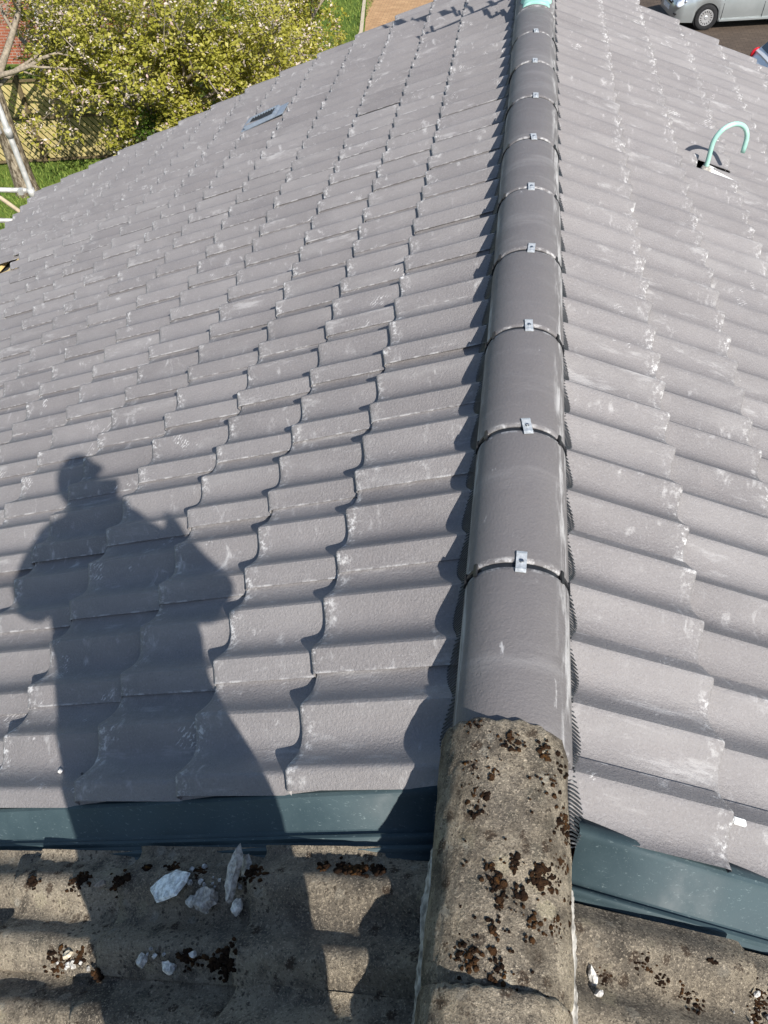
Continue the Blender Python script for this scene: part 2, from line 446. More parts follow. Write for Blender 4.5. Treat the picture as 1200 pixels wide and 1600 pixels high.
# lies over the tile plane as a shallow tray with a raised hood
vtile = link('vent_tile', vt, house, M['tile'], Bv)
bm = bmesh.new()
B2 = basis(-1, 2.01, 5.66, .008)
def addlocal(bm, B, c, s, b=.004):
    t = bmesh.new(); bevbox(t, c, s, b); bmesh.ops.transform(t, matrix=B, verts=t.verts); merge(bm, t)
addlocal(bm, B2, (0.0, 0, 0), (.36, .20, .008))
for y in (-.10, .10): addlocal(bm, B2, (.02, y * .8, .010), (.25, .022, .020))
for x in (-.10, .14): addlocal(bm, B2, (x, 0, .010), (.026, .17, .020))
hood = bobj('vent_hood', bm, M['bluevent'], vtile, 30)
bm = bmesh.new(); t = bmesh.new(); box(t, (.02, 0, .008), (.215, .14, .006)); bmesh.ops.transform(t, matrix=B2, verts=t.verts); merge(bm, t)
bobj('grille_backing', bm, M['black'], vtile)
for i in range(9):
    bm = bmesh.new(); addlocal(bm, B2, (-.07 + i * .0225, 0, .014), (.006, .142, .008), .002)
    bobj('grille_slat', bm, plain('slat_grey', (.035, .04, .045), .5) if i == 0 else bpy.data.materials['slat_grey'], vtile)

# --- missing tile, left slope: dark opening with a yellow batten
bm = bmesh.new()
Bh = basis(-1, 4.43, 4.93, -.062)
for (x, yy, sx, sy) in ((.0, 0, .05, .62), (-.24, 0, .05, .62)):
    t = bmesh.new(); bevbox(t, (x, yy, .012), (sx, sy, .026), .003); bmesh.ops.transform(t, matrix=Bh, verts=t.verts); merge(bm, t)
t = bmesh.new(); bevbox(t, (-.115, .02, -.01), (.17, .30, .012), .002); bmesh.ops.transform(t, matrix=Bh, verts=t.verts); merge(bm, t)
bobj('batten', bm, M['timber'], house)

# --- ridge
XR = -0.014; RW = .1185; RB = -.056; RT_ = .055
def ridge_z(x, top=RT_, bot=RB, wd=RW, cx=XR):
    a = max(-1, min(1, (x - cx) / wd)); return bot + (top - bot) * (1 - abs(a) ** 2.25) ** .5
def ridge_mesh(L, top=RT_, bot=RB, wd=RW, thick=.013, seg=28, rows=None, rough=0.0, seed=0, flare=0.0):
    bm = bmesh.new(); uvl = bm.loops.layers.uv.new('UVMap'); U = {}
    rows = rows or [(0, -.004), (.004, -.0008), (.014, 0), (L * .33, 0), (L * .66, 0), (L - .014, 0), (L - .004, -.0008), (L, -.004)]
    prof = []
    for i in range(seg + 1):
        th = math.pi * (1 - i / seg)
        cx_, sz = math.cos(th), math.sin(th)
        x = math.copysign(abs(cx_) ** .89, cx_) * wd; z = bot + (top - bot) * sz ** .89
        nx, nz = cx_ / wd, sz / (top - bot); l = math.hypot(nx, nz); prof.append((x, z, nx / l, nz / l, i / seg))
    def P(p, y, d):
        x, z, nx, nz, a = p
        k = d
        if rough:
            k += rough * noise.noise(Vector((x * 16, y * 16, seed * 7.7))) + rough * .55 * noise.noise(Vector((x * 55 + z * 55, y * 55, seed * 3.1))) + rough * .3 * noise.noise(Vector((x * 160 + z * 90, y * 160, seed)))
        yy = y
        if rough and (y < .012 or y > L - .012): yy += rough * 2.0 * noise.noise(Vector((x * 60, z * 60, seed + y)))
        return Vector((x + nx * k, yy, z + nz * k))
    grid = []
    for (y, d) in rows:
        r_ = []
        for p in prof:
            vt_ = bm.verts.new(P(p, y, d)); U[vt_] = (p[4], y / L); r_.append(vt_)
        grid.append(r_)
    inn = []
    for (y, d) in (rows[0], rows[-1]):
        r_ = []
        for p in prof:
            vt_ = bm.verts.new(P(p, y, d - thick)); U[vt_] = (p[4], y / L); r_.append(vt_)
        inn.append(r_)
    for a, b in zip(grid, grid[1:]):
        for i in range(seg): bm.faces.new((a[i], a[i + 1], b[i + 1], b[i]))
    for i in range(seg):
        bm.faces.new((inn[0][i + 1], inn[0][i], inn[1][i], inn[1][i + 1]))
        bm.faces.new((grid[0][i + 1], grid[0][i], inn[0][i], inn[0][i + 1]))
        bm.faces.new((grid[-1][i], grid[-1][i + 1], inn[1][i + 1], inn[1][i]))
    for e in (0, seg):
        lst = [g[e] for g in grid] + [inn[1][e], inn[0][e]]
        bm.faces.new(lst if e == 0 else list(reversed(lst)))
    for f in bm.faces:
        for l in f.loops: l[uvl].uv = U[l.vert]
    bm.normal_update()
    me = bpy.data.meshes.new('ridge'); bm.to_mesh(me); bm.free()
    for p in me.polygons: p.use_smooth = True
    me.set_sharp_from_angle(angle=R(40)); return me
DK = .4534; YK = 1.0908
rme = ridge_mesh(DK - .013)
for k in range(-1, 12):
    if k == 9: continue                                  # the weathervane saddle sits here
    y0 = YK + DK * k + .0065
    random.seed(900 + k)
    if k == -1: m_ = ridge_mesh(.41); y0 = YK - .0065 - .41
    else: m_ = rme
    Mx = Matrix.Translation((XR + random.gauss(0, .0015), y0, random.gauss(0, .0010))) @ Matrix.Rotation(random.gauss(0, .004), 4, 'Z') @ Matrix.Rotation(random.gauss(0, .0025), 4, 'X')
    link('ridge_tile', m_, house, M['ridge'], Mx)
def arcpt(a, d=0.0, top=RT_, bot=RB, wd=RW):
    th = math.pi * (1 - a); cx_, sz = math.cos(th), math.sin(th)
    x = math.copysign(abs(cx_) ** .89, cx_) * wd; z = bot + (top - bot) * sz ** .89
    nx, nz = cx_ / wd, sz / (top - bot); l = math.hypot(nx, nz)
    return Vector((x + nx / l * d, 0, z + nz / l * d))
def arcband(bm, a0, a1, y0, y1, d0, d1, n=12):
    vs_ = []
    for i in range(n + 1):
        a = a0 + (a1 - a0) * i / n
        p, q_ = arcpt(a, d0), arcpt(a, d1)
        vs_.append([bm.verts.new((p.x, y0, p.z)), bm.verts.new((q_.x, y0, q_.z)), bm.verts.new((q_.x, y1, q_.z)), bm.verts.new((p.x, y1, p.z))])
    for a, b in zip(vs_, vs_[1:]):
        for k in range(4): bm.faces.new((a[k], a[(k + 1) % 4], b[(k + 1) % 4], b[k]))
    bm.faces.new(vs_[0]); bm.faces.new(list(reversed(vs_[-1])))
bm = bmesh.new()
arcband(bm, .01, .99, -.012, .012, -.012, -.006, 24)
for s_ in (0, 1):
    f = (lambda a: a) if s_ == 0 else (lambda a: 1 - a)
    arcband(bm, min(f(.02), f(.22)), max(f(.02), f(.22)), -.0045, .0045, -.007, .0025, 8)
    for c_, h_ in ((.215, .016), (.09, .013)):
        arcband(bm, min(f(c_ - .012), f(c_ + .014)), max(f(c_ - .012), f(c_ + .014)), -h_, h_, -.001, .0042, 2)
bmesh.ops.recalc_face_normals(bm, faces=bm.faces[:])
ume = finish(bm)
bm = bmesh.new()
t = bmesh.new(); box(t, (0, 0, 0), (.0235, .058, .0018)); bmesh.ops.subdivide_edges(t, edges=[e for e in t.edges if abs(e.verts[0].co.y - e.verts[1].co.y) > .01], cuts=7)
for v in t.verts:
    if abs(abs(v.co.y) - .0217) < .003: v.co.z += .0016
    if abs(v.co.y) > .026: v.co.z -= .0008
merge(bm, t); pme = finish(bm, 30)
bm = bmesh.new(); bmesh.ops.create_cone(bm, cap_ends=True, segments=14, radius1=.0058, radius2=.0045, depth=.003)
box(bm, (0, 0, .0016), (.0065, .0012, .0006)); box(bm, (0, 0, .00165), (.0012, .0065, .0006)); scme = finish(bm, 30)
for k in range(0, 13):
    y = YK + DK * k
    if y > 6.5: break
    random.seed(70 + k)
    if k not in (9, 10):
        link('ridge_union', ume, house, M['black'], Matrix.Translation((XR, y, 0)) @ Matrix.Rotation(random.gauss(0, .01), 4, 'Z'))
        Mc = Matrix.Translation((XR + .004 + random.gauss(0, .003), y + .004, RT_ + .0032)) @ Matrix.Rotation(random.gauss(0, .06), 4, 'Z') @ Matrix.Rotation(.02, 4, 'X')
        cl = link('ridge_clip', pme, house, M['zinc'], Mc)
        link('screw', scme, cl, M['screw'], Mc @ Matrix.Translation((0, .001, .0022)))
# ribbed roll under both sides of the ridge: narrow ribs dropping from the ridge edge into each trough
for side in (-1, 1):
    bm = bmesh.new()
    y0, y1 = (.53, 6.5)
    n = int((y1 - y0) / .0078)
    ph = .9104 + JO if side < 0 else .722 - JO
    edge = RW - .004
    for i in range(n + 1):
        y = y0 + (y1 - y0) * i / n; random.seed(i * 2 + side)
        wd_ = .0047 * random.uniform(.75, 1.15)
        def surf(x): return -abs(x) * TB + (wave(y - ph) - H0 + STEP * (abs(x) / CB - (S_L[0] if side < 0 else S_R[0])) / .345) / CB
        xe = XR + side * edge; zt = -.046
        dep = max(0.0, zt - surf(xe))
        wob = .003 * noise.noise(Vector((y * 9, side * 3, 1.2)))
        out = .006 + dep * (.58 if side > 0 else .38) + wob
        prof_ = [(XR + side * (edge - .022), zt - .004), (xe, zt - .002), (xe + side * out * .5, zt - dep * .55), (xe + side * out, surf(xe + side * out) + .0025), (xe + side * (out + .002), surf(xe + side * (out + .002)) + .0020)]
        rows = []
        for (x, z) in prof_:
            rows.append((bm.verts.new((x, y - wd_ / 2, z)), bm.verts.new((x, y, z + .0016)), bm.verts.new((x, y + wd_ / 2, z))))
        for a_, b_ in zip(rows, rows[1:]):
            for k in range(2): bm.faces.new((a_[k], a_[k + 1], b_[k + 1], b_[k]))
    bmesh.ops.recalc_face_normals(bm, faces=bm.faces[:])
    bobj('ridge_roll', bm, M['pleat'], house)

# --- bonding gutters, one down each slope between the two roofs
def gutter(side, ya, pts, s0, s1):
    bm = bmesh.new(); rows = []
    N = 14
    sg = -1 if side < 0 else 1
    for i in range(N + 1):
        s = s0 + (s1 - s0) * i / N
        B = basis(side, s, 0)
        wob = .0022 * noise.noise(Vector((s * 3, side * 5, 0)))
        rows.append([bm.verts.new(B @ Vector((0, sg * (y + wob), z + wob))) for (y, z) in pts])
    for a, b in zip(rows, rows[1:]):
        for k in range(len(pts) - 1): bm.faces.new((a[k], b[k], b[k + 1], a[k + 1]))
    bmesh.ops.recalc_face_normals(bm, faces=bm.faces[:])
    me = finish(bm, 25)
    o = link('bonding_gutter', me, house, M['gutter'])
    so = o.modifiers.new('thick', 'SOLIDIFY'); so.thickness = .003; so.offset = 0
    return o
gutter(-1, .62, [(.650, -.034), (.634, -.0225), (.624, -.0185), (.617, -.0195), (.611, -.027), (.568, -.057), (.563, -.060), (.553, -.060), (.549, -.053), (.543, -.051), (.538, -.058), (.529, -.059), (.525, -.050), (.519, -.048), (.514, -.056), (.503, -.058), (.499, -.064)], .165, 4.9)
gutter(1, .57, [(.60, -.034), (.582, -.0225), (.572, -.0185), (.565, -.0195), (.559, -.027), (.495, -.060), (.490, -.063), (.483, -.063), (.479, -.055), (.473, -.053), (.468, -.060), (.461, -.062), (.457, -.068)], .135, 4.9)

# --- verge boards, walls
bm = bmesh.new()
for side in (-1, 1):
    B = basis(side, 0, 0, -.06); sg = -1 if side < 0 else 1
    t = bmesh.new(); box(t, (2.48, sg * (6.58), -.10), (4.95, .03, .18)); bmesh.ops.transform(t, matrix=B, verts=t.verts); merge(bm, t)
bobj('verge_board', bm, plain('white_upvc', (.75, .75, .73), .4, var=.05), house)
def brickmat(name, c1, c2, mortar, bw=.225, bh=.075, vert=True):
    q = NT(name, .85, .2); p = q.obj()
    v = q.mapping(p, (1, 1, 1))
    if vert:
        s = q.sep(p); x = q.n('ShaderNodeCombineXYZ'); q.put(x, 0, q.mul(s[0], s[1], 'ADD')); q.put(x, 1, s[2]); v = x.outputs[0]
    b = q.n('ShaderNodeTexBrick'); q.put(b, 'Vector', v); b.inputs['Scale'].default_value = 1; b.inputs['Brick Width'].default_value = bw; b.inputs['Row Height'].default_value = bh
    b.inputs['Mortar Size'].default_value = .008; b.inputs['Color1'].default_value = (*c1, 1); b.inputs['Color2'].default_value = (*c2, 1); b.inputs['Mortar'].default_value = (*mortar, 1)
    n = q.noise(p, 3, 5)
    q.col(q.mix(q.ramp(n, .35, .7, 0, .5), b.outputs['Color'], tuple(x * .55 for x in c1))); q.bump(b.outputs['Fac'], -.5, .01)
    return q.m
M['brick'] = brickmat('red_brick', (.36, .115, .060), (.27, .085, .05), (.36, .32, .27))
def walls(parent, y0, y1, xe, name='wall'):
    bm = bmesh.new(); z1 = -xe * TB - .16
    pr = [(-xe, GROUND), (xe, GROUND), (xe, z1), (0, -.16), (-xe, z1)]
    a = [bm.verts.new((x, y0, z)) for x, z in pr]; b = [bm.verts.new((x, y1, z)) for x, z in pr]
    bm.faces.new(a); bm.faces.new(list(reversed(b)))
    for i in range(5): bm.faces.new((a[i], b[i], b[(i + 1) % 5], a[(i + 1) % 5]))
    bmesh.ops.recalc_face_normals(bm, faces=bm.faces[:])
    return bobj(name, bm, M['brick'], parent)
walls(house, .56, 6.45, 4.3); walls(old_house, -5.2, .54, 4.3)

# ------------------------------------------------------------------ old roof
OLAM = .1235; OW = 2 * OLAM
oroffs = .0
old_items = []
OS_L = [.553, .880, 1.203, 1.53, 1.86, 2.19, 2.52, 2.85, 3.18, 3.51, 3.84, 4.17, 4.5, 4.83]
OS_R = [.472, .80, 1.13, 1.46, 1.79, 2.12, 2.45, 2.78, 3.11, 3.44, 3.77, 4.1, 4.43, 4.76]
ORows = [(-.40 + i * .0235, 0) for i in range(17)] + [(-.009, -.001), (-.004, -.0035), (0, -.009)]
def oldtile(seed, v0=None, v1=None):
    return tile_mesh(v0=(JO - OW - .008) if v0 is None else v0, v1=JO if v1 is None else v1, length=.40, lam=OLAM, amp=.0180, gauge=.33, nper=15, rough=.0030, seed=seed, thick=.019, rows=ORows, lip=.016)
oldm = [oldtile(i) for i in range(4)]
def oldtile_simple():
    return tile_mesh(v0=JO - OW - .008, v1=JO, length=.40, lam=OLAM, amp=.0180, gauge=.33, nper=8, thick=.019, lip=.016)
olds = oldtile_simple()
OYL = .497; OYR = .452
vis_items, hid_items = [], []
for side, SS, Yt in ((-1, OS_L, OYL), (1, OS_R, OYR)):
    for ci, s in enumerate(SS):
        for k in range(0, 22):
            random.seed(3000 + ci * 53 + k * 7 + side)
            stag = 0.0
            if side < 0:
                Y = .497 - OW * (k + 1) + .02            # near (lapped) edge of this tile
            else:
                Y = OYR - OW * k                         # far (lapped) edge
            B = basis(side, s + random.gauss(0, .005), Y + random.gauss(0, .002), random.gauss(.0, .003) - .021) @ Matrix.Rotation(random.gauss(0, .008), 4, 'Z') @ Matrix.Rotation(random.gauss(0, .008), 4, 'X') @ Matrix.Translation((0, -JO, 0))
            if k < 3 and ci < 6: vis_items.append((oldm[(ci + k * 2) % 4], B))
            else: hid_items.append((olds, B))
for me, B in vis_items: link('roof_tile', me, oroof, M['old'], B)
o = joined('roof_tile_field', hid_items, M['old'], oroof); o['kind'] = 'stuff'
# old ridge
OX = -.025
ORW = .1215
rrows = [(0, -.012), (.004, -.004), (.010, -.001)] + [(.02 + i * .0115, 0) for i in range(36)] + [(.436, -.001), (.443, -.004), (.447, -.011)]
OT = .071
def old_ridge(L, seed): return ridge_mesh(L, top=OT, bot=-.047, wd=ORW, thick=.016, seg=60, rows=[(y * L / .447, d) for y, d in rrows], rough=.0036, seed=seed)
link('ridge_tile', old_ridge(.447, 1), old_house, M['oldr'], Matrix.Translation((OX, .262, .004)) @ Matrix.Rotation(-.004, 4, 'X') @ Matrix.Rotation(.008, 4, 'Z'))['label'] = 'old ridge tile lapped over the new grey ridge'
for k in range(0, 12):
    random.seed(k + 400)
    link('ridge_tile', old_ridge(.455, k + 2) if k < 1 else ridge_mesh(.452, top=OT, bot=-.047, wd=ORW, thick=.016, rough=.003, seed=k), old_house, M['oldr'],
         Matrix.Translation((OX - .004 + random.gauss(0, .003), (.270 - .458 * (k + 1)), .018 + random.gauss(0, .002))) @ Matrix.Rotation(.004, 4, 'X'))
def ozr(x, y=.5):
    a = max(-1, min(1, (x - OX) / ORW)); return -.043 + (OT + .047) * (1 - abs(a) ** 2.25) ** .5 + .002
# mortar bedding along the old ridge
for side in (-1, 1):
    bm = bmesh.new(); prev = None
    for i in range(420):
        y = (.50 if side < 0 else .452) - i * .003
        ring = []
        for j, (dx, dz) in enumerate(((.106, .002), (.115, .002), (.119, -.001), (.122, -.006), (.125, -.014), (.128, -.024), (.131, -.036))):
            nz = noise.noise(Vector((y * 70, j * .9, side * 9))) * .003 + noise.noise(Vector((y * 11, j * .5, side * 4))) * .008 + noise.noise(Vector((y * 200, j * 2.1, side * 7))) * .002
            x = OX + side * (dx + nz * (.9 if j > 1 else .3))
            ring.append(bm.verts.new((x, y, -abs(x) * TB + dz + nz * .7 + .010)))
        if prev:
            for a in range(6): bm.faces.new((prev[a], ring[a], ring[a + 1], prev[a + 1]))
        prev = ring
    bmesh.ops.recalc_face_normals(bm, faces=bm.faces[:])
    bobj('mortar_bed', bm, M['mortar'], old_house, 60)
# moss cushions on the old ridge and in the old tile troughs
def oldz(side, x, y):
    """top of the old tiles (approximate) at plan position x, y"""
    s = abs(x) / CB
    SS = OS_L if side < 0 else OS_R
    nose = next((t for t in SS if t >= s - .002), SS[-1])
    v = (-(y - (.497 - OW + .02)) + JO) if side < 0 else (y - OYR + JO)
    return -abs(x) * TB + (wave(v, OLAM, .0180) - wave(JO, OLAM, .0180) + STEP * (s - nose) / .33 - .021) / CB
bm = bmesh.new(); random.seed(12)
spots = [(-.095, .690, 3), (-.020, .655, 7), (.040, .655, 6), (.072, .64, 3), (-.092, .61, 3), (.078, .545, 8), (.080, .52, 7), (-.085, .56, 4), (-.062, .555, 3), (-.078, .535, 4), (.030, .435, 9), (.045, .43, 7), (.060, .445, 5), (-.010, .445, 4), (-.05, .43, 4), (-.035, .41, 5), (.00, .40, 5),
         (.02, .36, 3), (-.03, .385, 3), (.055, .365, 4), (-.04, .34, 3), (-.07, .30, 6), (-.085, .305, 5), (-.03, .29, 4), (.07, .47, 4), (.05, .60, 3), (-.045, .60, 2), (.09, .41, 3), (.0, .24, 6), (.05, .235, 8), (.08, .24, 6), (-.06, .22, 5), (.03, .20, 5)]
for (x, y, n) in spots:
    for i in range(n * 4):
        a, b = x + random.gauss(0, .008), y + random.gauss(0, .010)
        if abs(a - OX) > .112: continue
        r = random.uniform(.0012, .0038)
        ell(bm, (a, b, ozr(a) - .0004), (r * 1.25, r * random.uniform(.9, 1.5), r * .38), 1, .9, i + x * 100, freq=3.5)
    for i in range(n // 2):
        a, b = x + random.gauss(0, .009), y + random.gauss(0, .011)
        if abs(a - OX) > .105: continue
        r = random.uniform(.003, .0065); ell(bm, (a, b, ozr(a) - .0006), (r, r * random.uniform(.8, 1.3), .0022), 2, .8, i + x * 31, freq=3.0)
for i in range(70):
    a, b = OX + random.uniform(-.105, .105), random.uniform(.22, .69); r = random.uniform(.0016, .0036)
    ell(bm, (a, b, ozr(a) + .0002), (r, r, r * .5), 1, .4, i)
tr = [(-.929, .445, .024, 14), (-.816, .445, .026, 16), (-.903, .294, .030, 18), (-.526, .303, .030, 24), (-.60, .305, .02, 9), (-.505, .455, .022, 14), (-.63, .472, .016, 8), (-.70, .478, .014, 7),
      (-.286, .474, .020, 14), (-.32, .476, .018, 12), (-.25, .474, .016, 10), (-.36, .478, .012, 7), (-1.05, .44, .014, 7), (-.76, .472, .01, 5), (-.86, .30, .015, 7), (-.80, .27, .012, 6)]
for (x, y, sp, n) in tr:
    for i in range(n * 4):
        a, b = x + random.gauss(0, sp * .5), y + random.gauss(0, sp * .4); r = random.uniform(.002, .0055)
        ell(bm, (a, b, oldz(-1, a, b) + r * .2), (r * 1.2, r, r * .8), 1, .9, i + y * 50, freq=3.5)
tr2 = [(.260, .36, .016, 8), (.326, .334, .014, 7), (.445, .364, .022, 18), (.16, .345, .012, 7), (.30, .345, .012, 5), (.23, .375, .014, 6), (.35, .40, .010, 4), (.435, .34, .016, 10)]
for (x, y, sp, n) in tr2:
    for i in range(n * 3):
        a, b = x + random.gauss(0, sp * .5), y + random.gauss(0, sp * .5); r = random.uniform(.0013, .0035)
        ell(bm, (a, b, oldz(1, a, b) + r * .2), (r * 1.2, r, r * .5), 1, .9, i + y * 70, freq=3.5)
bobj('moss', bm, M['moss'], old_house)['kind'] = 'stuff'

# ------------------------------------------------------------------ loose fragments on the old tiles
def shard(name, label, cat, loc, size, col_, rot=(0, 0, 0), seed=0, n=14, side=-1, sink=.3, group=None):
    random.seed(seed)
    bm = bmesh.new(); lo_, hi_ = [], []
    n = max(5, n)
    for i in range(n):
        a = 2 * math.pi * i / n + random.uniform(-.32, .32) * 6 / n
        rr = random.uniform(.74, 1.08)
        x, y = math.cos(a) * rr * size[0] / 2, math.sin(a) * rr * size[1] / 2
        k = random.uniform(.70, .95)
        lo_.append(bm.verts.new((x, y, -size[2] / 2 * random.uniform(.7, 1))))
        hi_.append(bm.verts.new((x * k, y * k, size[2] / 2 * random.uniform(.55, 1))))
    ct = bm.verts.new((random.uniform(-.1, .1) * size[0], random.uniform(-.1, .1) * size[1], size[2] / 2 * random.uniform(.9, 1.15)))
    for i in range(n):
        j = (i + 1) % n
        bm.faces.new((lo_[i], lo_[j], hi_[j], hi_[i])); bm.faces.new((hi_[i], hi_[j], ct))
    bm.faces.new(list(reversed(lo_)))
    bmesh.ops.triangulate(bm, faces=bm.faces[:])
    if max(size) > .02:
        bmesh.ops.subdivide_edges(bm, edges=bm.edges[:], cuts=3, use_grid_fill=True)
        for v in bm.verts:
            k = min(size) * .16
            v.co += Vector((noise.noise(v.co * 90 + Vector((seed, 0, 0))), noise.noise(v.co * 90 + Vector((0, seed, 5))), noise.noise(v.co * 110 + Vector((3, 0, seed))))) * k
    me = finish(bm)
    B = basis(side, 0, 0).to_3x3().to_4x4()
    o = link(name, me, None, plain(name + '_mat%d' % seed, col_, .9, var=.4, sc=110, bump=1.0, bd=.008, spec=.1))
    lo = min((B @ Matrix.Rotation(rot[2], 4, 'Z') @ Matrix.Rotation(rot[1], 4, 'Y') @ Matrix.Rotation(rot[0], 4, 'X') @ v.co).z for v in me.vertices)
    z = (oldz(side, loc[0], loc[1]) if len(loc) == 2 else loc[2])
    o.matrix_basis = Matrix.Translation((loc[0], loc[1], z + size[2] * (.5 - sink) + .003)) @ B @ Matrix.Rotation(rot[2], 4, 'Z') @ Matrix.Rotation(rot[1], 4, 'Y') @ Matrix.Rotation(rot[0], 4, 'X')
    return tag(o, label, cat, group)
shard('mortar_slab', 'pale blue-grey flat broken slab, largest piece in the debris pile', 'rubble', (-.684, .435), (.104, .078, .011), (.70, .71, .67), (.12, .04, .35), 1, 7, sink=-.5)
shard('mortar_lump', 'rounded grey-brown mortar lump between the pale slab and the long sliver', 'rubble', (-.600, .412), (.058, .050, .027), (.36, .33, .29), (.1, .05, .2), 2, 12, sink=0)
shard('tile_sliver', 'long upright grey tile sliver leaning in the debris pile', 'rubble', (-.545, .452), (.030, .118, .016), (.42, .39, .34), (-.22, .1, -.12), 3, 8, sink=-.9)
shard('tile_sliver', 'short grey tile sliver leaning behind the long sliver', 'rubble', (-.527, .475), (.028, .06, .012), (.42, .39, .34), (-.2, .2, .2), 31, 7, sink=-.6)
shard('mortar_chip', 'white triangular chip beside the foot of the long sliver', 'rubble', (-.530, .405), (.036, .030, .014), (.72, .68, .60), (.2, -.15, .8), 4, 6, sink=-.1)
shard('mortar_chip', 'white mortar chip in the trough below the debris pile', 'rubble', (-.640, .288), (.036, .026, .018), (.72, .68, .60), (.1, .1, -.5), 5, 9, sink=0)
shard('mortar_chip', 'small grey chip left beside the white chip in the lower trough', 'rubble', (-.700, .297), (.026, .028, .014), (.48, .45, .40), (.2, 0, .3), 6, 7, sink=0)
shard('tile_flake', 'flat brown tile flake lying beside dark moss in the upper trough', 'rubble', (-.868, .438), (.044, .018, .007), (.24, .20, .165), (0, .1, .3), 7, 7, sink=-.3)
shard('mortar_chip', 'grey pointed chip lying under the edge of the pale slab', 'rubble', (-.632, .412), (.030, .026, .012), (.50, .48, .43), (.3, .2, 1.0), 8, 6, sink=-.2)
shard('mortar_chip', 'cream chip on the moss cushion in the lower trough', 'rubble', (-.888, .300), (.028, .018, .010), (.55, .48, .36), (.2, 0, .2), 9, 7, sink=-.6)
shard('mortar_chip', 'white slim flake at the foot of the old ridge mortar', 'rubble', (.140, .340), (.016, .038, .009), (.52, .50, .46), (.1, 0, .35), 10, 7, side=1, sink=-.1)
shard('mortar_chip', 'smaller white flake below the slim flake beside the old ridge', 'rubble', (.147, .315), (.018, .014, .008), (.50, .48, .45), (.1, 0, .9), 11, 7, side=1, sink=0)
random.seed(44)
for i in range(34):
    x, y = random.choice(((-.60, .45), (-.57, .44), (-.64, .455), (-.55, .425), (-.66, .31), (-.61, .30), (-.88, .29), (.447, .365), (.44, .35)))
    sp = .022
    x += random.gauss(0, sp); y += random.gauss(0, sp * .6)
    sd_ = 1 if x > 0 else -1
    s_ = random.uniform(.006, .016)
    shard('mortar_crumb', 'tiny pale mortar crumb scattered among the broken pieces', 'rubble', (x, y), (s_, s_ * .8, s_ * .6), random.choice(((.42, .41, .39), (.56, .54, .5), (.30, .29, .27))), (random.random(), random.random(), random.random() * 3), 100 + i, 6, side=sd_, sink=0, group='crumbs of broken mortar')
def newz(side, x, y):
    s = abs(x) / CB; SS = S_L if side < 0 else S_R
    nose = next((t for t in SS if t >= s), SS[-1])
    v = (-(y - .9104) + JO) if side < 0 else (y - .722 + JO)
    return -abs(x) * TB + (wave(v) - H0 + STEP * (s - nose) / .345) / CB
for i, (x, y, s_, lab) in enumerate(((-1.130, .718, .013, 'white pebble resting on the clean grey tile above the gutter'), (-1.058, .709, .008, 'tiny dark pebble beside the white pebble on the clean tile'))):
    o = shard('pebble', lab, 'pebble', (x, y, newz(-1, x, y)), (s_, s_ * .8, s_ * .7), (.7, .69, .66) if i == 0 else (.16, .15, .14), (.2, .2, .4), 60 + i, 9, sink=0)
# white tile clip showing at a nose on the right slope
bm = bmesh.new(); t = bmesh.new(); bevbox(t, (0, 0, 0), (.030, .014, .008), .002); bmesh.ops.transform(t, matrix=Matrix.Translation((.447, .668, newz(1, .447, .668) + .004)) @ basis(1, 0, 0).to_3x3().to_4x4(), verts=t.verts); merge(bm, t)
bobj('tile_clip', bm, M['membrane'], house)

# ------------------------------------------------------------------ swan-neck vent pipe on the right slope
pb = Vector((.875, 4.06, -.40))
vp = tag(empty('vent_pipe', pb), 'mint green swan-neck pipe standing in a gap in the clean grey tiles', 'pipe')
pd = Vector((.80, .60, 0)).normalized()
pd = Vector((.93, .36, 0)).normalized()
pts = [pb + Vector((0, 0, z)) for z in (-.06, .02, .08, .13)]
rad = .092; c0 = pb + Vector((0, 0, .145)) + pd * rad
for i in range(19):
    a = math.pi - math.pi * i / 18
    pts.append(c0 + pd * math.cos(a) * rad + Vector((0, 0, math.sin(a) * rad)))
pts += [c0 + pd * rad + Vector((0, 0, -z)) for z in (.03, .055)]
bm = bmesh.new(); tube(bm, pts, .0115, 16, True)
bobj('tube', bm, M['pipe'], vp)
bm = bmesh.new(); tube(bm, [pb + Vector((0, 0, .02)), pb + Vector((0, 0, .035)), pb + Vector((0, 0, .05))], [.028, .027, .018], 14); bobj('collar', bm, M['mortar'], vp)
bm = bmesh.new()
Bw = basis(1, 1.045, 4.095, -.014)
t = bmesh.new(); bevbox(t, (0.0, 0, 0), (.17, .11, .012), .003); bmesh.ops.transform(t, matrix=Bw, verts=t.verts); merge(bm, t)
bobj('membrane_patch', bm, M['membrane'], house)
link('roof_tile', tile_mesh(v0=JO - .314, v1=JO - .152, length=.2, rows=[(-.2, 0), (-.1, 0), (-.022, 0), (-.009, -.0008), (-.003, -.003), (0, -.0075)]), roof, M['tile'], basis(1, .905, .722 + .3 * 12, -.008) @ Matrix.Translation((0, -JO, 0)))

